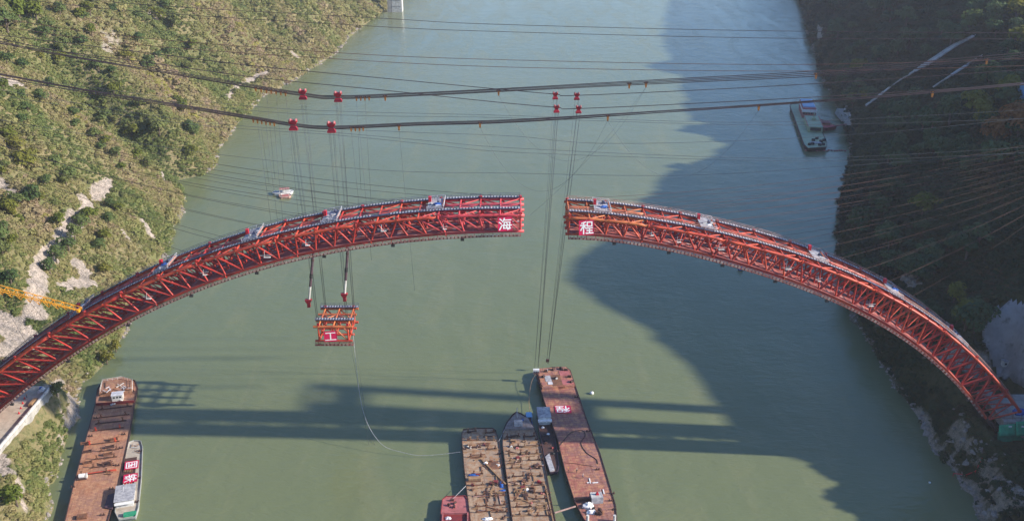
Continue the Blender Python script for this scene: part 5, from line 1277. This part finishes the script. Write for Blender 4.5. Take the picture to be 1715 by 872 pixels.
for dx in (-5, -2, 1, 4, 7, 10): MB().path([(dx, .2, -7), (dx, 1.8, 4.4)], .08, 6).build('scaffold_pole', 'rust', nt_)
for dz in (-3, 0, 3): MB().path([(-5.5, 1.2 + dz * .2, dz), (11, 1.2 + dz * .2, dz)], .08, 6).build('scaffold_ledger', 'rust', nt_)
for k in (0, 1): MB().box((-1.8 + 4.5 * k, -2.9, 2.4), (1.1, .1, .5)).build('white_placard', 'white', nt_)
o = MB().blob((0, 0, 0), (2.2, 1.6, 1.3), 11, 7, .2).build('blue_tarpaulin', 'tarpblue'); o.location = atY(1707, 689, 304); tag(o, 'dark blue tarpaulin over the right springing joint', 'tarpaulin')
p = onhill(1644, 545, 1.0); o = thing('water_tank', p, 'round white tank on the slope beside the sprayed concrete', 'tank'); MB().path([(0, 0, -1), (0, 0, 1.3)], 1.0, 14).build('body', 'white', o, None, False); MB().path([(0, 0, 1.3), (0, 0, 1.55)], .45, 10).build('lid', 'white', o)
p = onhill(1682, 617, .8); o = thing('site_cabin', p, 'tiny white site cabin under the sprayed-concrete slope', 'cabin'); MB().box((0, 0, .6), (2.6, 2.0, 2.4)).build('wall', 'whitedirty', o); MB().box((0, 0, 1.86), (2.9, 2.3, .12)).build('roof', 'plank', o); MB().box((-.3, -1.02, .7), (.9, .06, .9)).build('window', 'glass', o)
p = onhill(1711, 172, 2.0); o = thing('blue_building', p, 'building with pale blue walls and white roof at the right edge', 'building', None, .25)
MB().box((4, 0, 2), (9, 9, 8)).build('wall', 'skyblue', o); MB().box((4, 0, 6.2), (9.8, 9.8, .4)).build('roof', 'whitedirty', o)
for k in range(3): MB().box((1.4 + k * 2.6, -4.55, 3.4), (1.3, .14, 1.4)).build('window', 'glass', o)
p = atZ(661, 21, 0); o = thing('waterside_pier', p, 'pale concrete pier at the far end of the left shore, cut by the top edge', 'pier')
MB().box((3, 8, 14), (14, 16, 32)).build('pier_shaft', 'whitedirty', o); MB().box((-6.5, 6, 13), (6, 12, 30)).build('shaded_wing', 'concrete', o)
for k in range(3): MB().box((3, -.1, 8 + 8 * k), (11, .3, .8)).build('joint_band', 'concrete', o)
# red pipe rail on the rocks
w = [onhill(1596, 797, 1.0), onhill(1618, 799, 1.0), onhill(1632, 797, 1.0), onhill(1643, 775, 1.0), onhill(1645, 760, 1.0)]
rl = thing('red_pipe_rail', w[0] - Vector((0, 0, 1)), 'thin red pipe railing zigzagging up the rocks at lower right', 'railing')
MB().path([q - w[0] + Vector((0, 0, 1.2)) for q in w], .16, 6).build('top_rail', 'cab', rl)
for q in w: MB().path([q - w[0] + Vector((0, 0, -.6)), q - w[0] + Vector((0, 0, 1.2))], .1, 6).build('rail_post', 'cab', rl)
# stairway up the far right hillside
def stair(pxs, wd, label):
    W = []
    for (u0, v0), (u1, v1) in zip(pxs[:-1], pxs[1:]):
        k = max(1, int(abs(u1 - u0) / 9))
        W += [onhill(u0 + (u1 - u0) * i / k, v0 + (v1 - v0) * i / k, 6.0) for i in range(k)]
    for i in range(2): W = [W[0]] + [(W[j - 1] + W[j] * 2 + W[j + 1]) / 4 for j in range(1, len(W) - 1)] + [W[-1]]
    st = thing('hillside_stairway', W[0], label, 'stairway')
    n = 0
    for a, b in zip(W[:-1], W[1:]):
        k = max(1, int((b - a).length / 7.0))
        for i in range(k):
            p, q = a.lerp(b, i / k) - W[0], a.lerp(b, (i + .94) / k) - W[0]; n += 1
            MB().bar(p, q, wd, .6).build('stair_flight', 'concrete', st)
    m = MB(); m.path([p - W[0] + Vector((0, -wd / 2, 1.2)) for p in W], .14, 4); m.build('handrail', 'whitedirty', st)
stair([(1448, 190), (1470, 174), (1497, 153), (1530, 133), (1567, 110), (1600, 88), (1638, 70)], 5.6, 'long pale stairway climbing the shaded right hillside from the landing')
stair([(1560, 162), (1590, 142), (1622, 120), (1650, 106)], 2.2, 'shorter grey path on the right hillside below the long stairway')

# portal tower of the cableway, high on the right bank beside the view (its shadow lies on the water)
tx = 242.0; tzb = float(heightR(np.array(tx), np.array(309.0))); ttop = 152.0
tw = thing('cableway_tower', (tx, 309, tzb - 3), 'tall steel portal tower of the cableway on the right bank', 'tower')
for y in (-3, 14):
    lg = MB(); lg.taper((0, y, -2), (6.5, 9.4 if y < 0 else 5.6, 0), (5.0, 9.0 if y < 0 else 4.6, 0), ttop - tzb + 3); l_ = lg.build('tower_leg', 'red', tw)
    for k in range(12):
        z = (ttop - tzb) * k / 12; MB().box((0, y, z + 2), (6.8, 9.8 if y < 0 else 5.9, .5)).build('leg_collar', 'redorange', l_)
for z in (ttop - tzb - 4, (ttop - tzb) * .45): MB().box((0, 6.7, z), (4.4, 9.5, 5.5)).build('cross_beam', 'red', tw)
MB().box((0, 0, ttop - tzb + 3.4), (3, 34, 1.2)).build('saddle_beam', 'redorange', tw)

# ------------------------------------------------------------------ boulders on the shore, trees
ROCKM = pmat('boulder_stone', (0.33, 0.29, 0.26), (0.20, 0.18, 0.165), 0.4, 0.9, bump=0.2, c3=(0.16, 0.14, 0.125), scale3=0.9)
RKM = []
for k in range(6):
    m = MB().blob((0, 0, .2), (1, .8, .6), 7, 5, .42); me = bpy.data.meshes.new('boulder'); me.from_pydata(m.v, [], m.f); me.update(); me.materials.append(ROCKM); RKM.append(me)
def boulders(n, pxs, spread, smin, smax, label, group, seed):
    g = random.Random(seed)
    for i in range(n):
        t = g.random() * (len(pxs) - 1); k = int(t); f = t - k
        u = pxs[k][0] * (1 - f) + pxs[k + 1][0] * f + g.gauss(0, spread); v = pxs[k][1] * (1 - f) + pxs[k + 1][1] * f + g.gauss(0, spread)
        p = onhill(u, v); s = g.uniform(smin, smax) * g.uniform(.6, 1)
        if float(height(p.x, p.y)) < .15: continue
        o = bpy.data.objects.new('boulder', g.choice(RKM)); COL.objects.link(o); o.location = p; o.scale = (s * g.uniform(.8, 1.4), s, s * g.uniform(.6, 1)); o.rotation_euler = (g.uniform(-.3, .3), g.uniform(-.3, .3), g.uniform(0, 6.2))
        tag(o, label, 'boulder', group)
boulders(70, [(1535, 690), (1555, 735), (1580, 775), (1605, 805), (1640, 840), (1665, 870)], 9, .5, 1.7, 'pale boulder tumbled on the shaded right shore', 'boulders on the right shore', 31)
boulders(60, [(1600, 720), (1630, 760), (1665, 790), (1700, 830)], 16, .5, 1.5, 'pale boulder on the rubble slope below the right springing', 'boulders below the right springing', 32)
boulders(24, [(170, 650), (150, 690), (140, 730), (125, 770)], 7, .7, 1.8, 'grey boulder on the rocky left bank beside the left barge', 'boulders beside the left barge', 33)
boulders(14, [(1520, 460), (1532, 476), (1545, 480)], 5, .9, 2.0, 'pale rock lying in the scrub above the right arch half', 'rocks above the right arch half', 34)

RKO = [bpy.data.objects.new('rubble_form', me) for me in RKM]
for left, nm, lb in ((True, 'left_shore_rubble', 'loose stones along the left waterline'), (False, 'right_shore_rubble', 'loose stones along the shaded right waterline')):
    g2 = np.random.default_rng(5 + left); n = 5200
    Yv = 230 + 1000 * g2.random(n) ** 1.7; dv = g2.uniform(-4, 9, n)
    xv = shoreL(Yv) - dv if left else shoreR(Yv) + dv
    zv = heightL(xv, Yv) if left else heightR(xv, Yv)
    kp = (zv > -.25) & (zv < 2.2); xv, Yv, zv = xv[kp], Yv[kp], zv[kp]
    sz = np.exp(g2.normal(size=len(xv)) * .5) * .45 * (Yv / 400) ** .5
    o = scatter(nm, np.stack([xv, Yv, zv], -1), np.stack([sz * 1.3, sz, sz * .8], -1), sz * 0, RKO, lb); o['category'] = 'stones'

TM = []
for k in range(4):
    g = random.Random(50 + k)
    lobes = [(0, 0, 1.5, .8)] + [(g.uniform(-.8, .8), g.uniform(-.8, .8), g.uniform(.9, 2.1), g.uniform(.4, .75)) for _ in range(7)]
    row = {mt: leaf_mesh('tree_crown', lobes, 420, .17, M[mt], 70 + k) for mt in ('tree', 'treey', 'treerust', 'treeR')}
    m = MB().path([(0, 0, -.5), (.03, .02, .6), (0, .05, 1.5)], .13, 6, True, .05)
    for q in range(4): a = q * 1.6 + k; m.path([(0, 0, .6 + .15 * q), (math.cos(a) * .55, math.sin(a) * .55, 1.2 + .2 * q)], .05, 5, True, .02)
    me = bpy.data.meshes.new('tree_trunk'); me.from_pydata(m.v, [], m.f); me.update(); me.materials.append(M['bark']); TM.append((row, me))
def tree(px, py, s, mt, label, group, k):
    p = onhill(px, py); row, tr = TM[k % 4]
    o = thing('bushy_tree', p, label, 'tree', group, k * 1.7); o.scale = (s, s, s * random.uniform(.85, 1.1))
    c = bpy.data.objects.new('crown', row[mt]); COL.objects.link(c); c.parent = o
    t = bpy.data.objects.new('trunk', tr); COL.objects.link(t); t.parent = o
GT = 'larger trees on the left hillside'
named = [(40, 285, 5.0, 'treey', 'big bright green tree at the left edge of the hillside'), (35, 40, 7, 'treey', 'large yellow-green tree near the upper left corner'), (15, 60, 7, 'tree', 'large green tree at the upper left edge'), (150, 372, 4.2, 'treey', 'yellow-green tree beside the pale rock strip'), (135, 385, 3.6, 'tree', 'dark green tree just right of the pale rock strip'),
         (62, 35, 6, 'treey', 'bright tree right of the upper left corner'), (268, 228, 5.5, 'tree', 'dark round tree in the gully on the left hillside'), (175, 205, 4.5, 'tree', 'bright green tree at the head of the gully'), (95, 440, 3.4, 'tree', 'dark tree below the pale rock strip'), (85, 460, 3.0, 'tree', 'low dark tree above the crane jib'),
         (30, 850, 3.2, 'treey', 'bright green tree at the lower left corner'), (95, 660, 2.6, 'tree', 'dark bush beside the site road wall'), (180, 610, 2.6, 'treey', 'yellow-green bush above the stern of the left barge'), (195, 590, 2.4, 'treey', 'bright bush at the waterline left of the arch'), (200, 357, 2.6, 'treey', 'small vivid green tree above the left arch half'), (290, 50, 6, 'tree', 'dark tree high on the far left hillside'), (265, 40, 6, 'treey', 'yellow-green tree high on the far left hillside'), (250, 120, 5, 'tree', 'round tree between the two cable bundles on the left hillside')]
for k, (u, v, s, mt, l) in enumerate(named): tree(u, v, s, mt, l, GT, k)
g = random.Random(77)
for k in range(90):
    if k < 60: u, v = g.uniform(0, 330), g.uniform(5, 300)
    else: u, v = g.uniform(0, 190), g.uniform(300, 480)
    p = onhill(u, v)
    if p.z < 3 or float(rockmask(np.array(p.x), np.array(p.y), np.array(p.z))) > .2: continue
    tree(u, v, g.uniform(1.3, 2.5) * (1 + p.y / 900), g.choice(['tree', 'tree', 'treey']), '%s tree, left hillside, %s, %s' % (('round green', 'spreading green', 'bushy green', 'low green')[k % 4], ('near the top edge' if v < 75 else 'by the upper bundle' if v < 140 else 'by the lower bundle' if v < 215 else 'below the cable bundles' if v < 300 else 'above the arch'), ('at the left edge' if u < 65 else 'left of the gully' if u < 150 else 'on the middle of the slope' if u < 240 else 'toward the water')), GT, k)
GR = 'larger trees on the right hillside'
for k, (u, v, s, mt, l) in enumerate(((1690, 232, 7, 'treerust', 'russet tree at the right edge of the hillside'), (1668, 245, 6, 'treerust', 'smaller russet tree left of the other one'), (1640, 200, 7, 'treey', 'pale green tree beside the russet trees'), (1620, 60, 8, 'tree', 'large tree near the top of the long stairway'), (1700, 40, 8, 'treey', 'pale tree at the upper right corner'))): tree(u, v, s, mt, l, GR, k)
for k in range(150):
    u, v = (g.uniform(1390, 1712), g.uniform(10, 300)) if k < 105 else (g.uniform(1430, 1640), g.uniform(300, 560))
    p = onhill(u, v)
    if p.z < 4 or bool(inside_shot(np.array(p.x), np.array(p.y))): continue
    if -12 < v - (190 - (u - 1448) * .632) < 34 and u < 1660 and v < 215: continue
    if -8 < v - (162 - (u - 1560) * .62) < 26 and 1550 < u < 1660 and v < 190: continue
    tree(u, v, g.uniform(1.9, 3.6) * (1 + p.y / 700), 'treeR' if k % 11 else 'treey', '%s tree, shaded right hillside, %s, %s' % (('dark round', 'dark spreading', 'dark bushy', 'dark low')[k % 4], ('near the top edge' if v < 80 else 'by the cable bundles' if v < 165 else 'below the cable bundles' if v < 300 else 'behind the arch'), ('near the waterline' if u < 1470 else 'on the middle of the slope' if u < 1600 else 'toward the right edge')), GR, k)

# ------------------------------------------------------------------ people on the barges
def person_mat(shirt, legs):
    m, nt, b = base('work_clothes', .8, 0, .2)
    tc = nt.nodes.new('ShaderNodeTexCoord'); sx = nt.nodes.new('ShaderNodeSeparateXYZ'); nt.links.new(tc.outputs['Object'], sx.inputs[0])
    cr_ = nt.nodes.new('ShaderNodeValToRGB'); cr_.color_ramp.interpolation = 'CONSTANT'; e = cr_.color_ramp.elements
    e[0].position, e[0].color = 0, (.03, .03, .03, 1); e[1].position, e[1].color = .05, (*legs, 1)
    for ps, c in ((.50, shirt), (.755, (.42, .25, .18))): q = e.new(ps); q.color = (*c, 1)
    mr = _ramp(nt, sx.outputs[2], 0, 1.9); nt.links.new(mr, cr_.inputs[0]); nt.links.new(cr_.outputs[0], b.inputs['Base Color']); return m
def person(loc, rz, shirt, legs, hat, label, stride=.12):
    o = thing('person', loc, label, 'person', None, rz)
    V = [(0, 0, .95), (0, 0, 1.2), (0, 0, 1.42), (0, 0, 1.5), (0, .01, 1.62), (0, .01, 1.74),
         (.1, 0, .9), (.12, stride, .5), (.12, stride * .3, .1), (.12, stride * .3 + .14, .05), (-.1, 0, .9), (-.12, -stride, .5), (-.12, -stride * 1.6, .1), (-.12, -stride * 1.6 + .14, .05),
         (.2, 0, 1.4), (.27, .02, 1.12), (.27, .12, .88), (.27, .16, .80), (-.2, 0, 1.4), (-.27, .0, 1.12), (-.27, .08, .88), (-.27, .1, .80)]
    E = [(0, 1), (1, 2), (2, 3), (3, 4), (4, 5), (0, 6), (6, 7), (7, 8), (8, 9), (0, 10), (10, 11), (11, 12), (12, 13), (2, 14), (14, 15), (15, 16), (16, 17), (2, 18), (18, 19), (19, 20), (20, 21)]
    Rr = [.15, .15, .16, .065, .095, .08, .1, .075, .05, .045, .1, .075, .05, .045, .07, .055, .042, .04, .07, .055, .042, .04]
    me = bpy.data.meshes.new('body'); me.from_pydata(V, E, []); me.update(); me.materials.append(person_mat(shirt, legs))
    b = bpy.data.objects.new('body', me); COL.objects.link(b); b.parent = o
    b.modifiers.new('skin', 'SKIN'); b.modifiers.new('sub', 'SUBSURF').levels = 1; b.modifiers['sub'].render_levels = 1
    for i, sv in enumerate(me.skin_vertices[0].data): sv.radius = (Rr[i], Rr[i] * .85); sv.use_root = (i == 0)
    MB().blob((0, .01, 1.76), (.15, .17, .1), 10, 6, 0).build('hard_hat', hat, o, None, True)
person(VR.wpx(966, 791), .4, (.03, .035, .05), (.03, .03, .04), 'white', 'person in dark clothes with a white helmet standing on the long red barge')
person(VR.wpx(976, 800), -1.2, (.5, .5, .5), (.05, .05, .07), 'white', 'person in a pale top standing nearest the middle of the long red barge')
person(VR.wpx(952, 789), 1.2, (.35, .18, .05), (.06, .05, .05), 'yellow', 'person in brown by the left edge of the long red barge', .2)
person(VB.wpx(889, 790), .9, (.05, .05, .07), (.04, .04, .05), 'cab', 'person in dark clothes among the frames on the pointed-bow barge')
person(VB.wpx(909, 785), 2, (.06, .08, .2), (.04, .04, .06), 'white', 'person in blue at the right edge of the pointed-bow barge')
person((-183, 322, 17.0), 2, (.4, .06, .03), (.05, .05, .08), 'yellow', 'person in red walking on the site road')
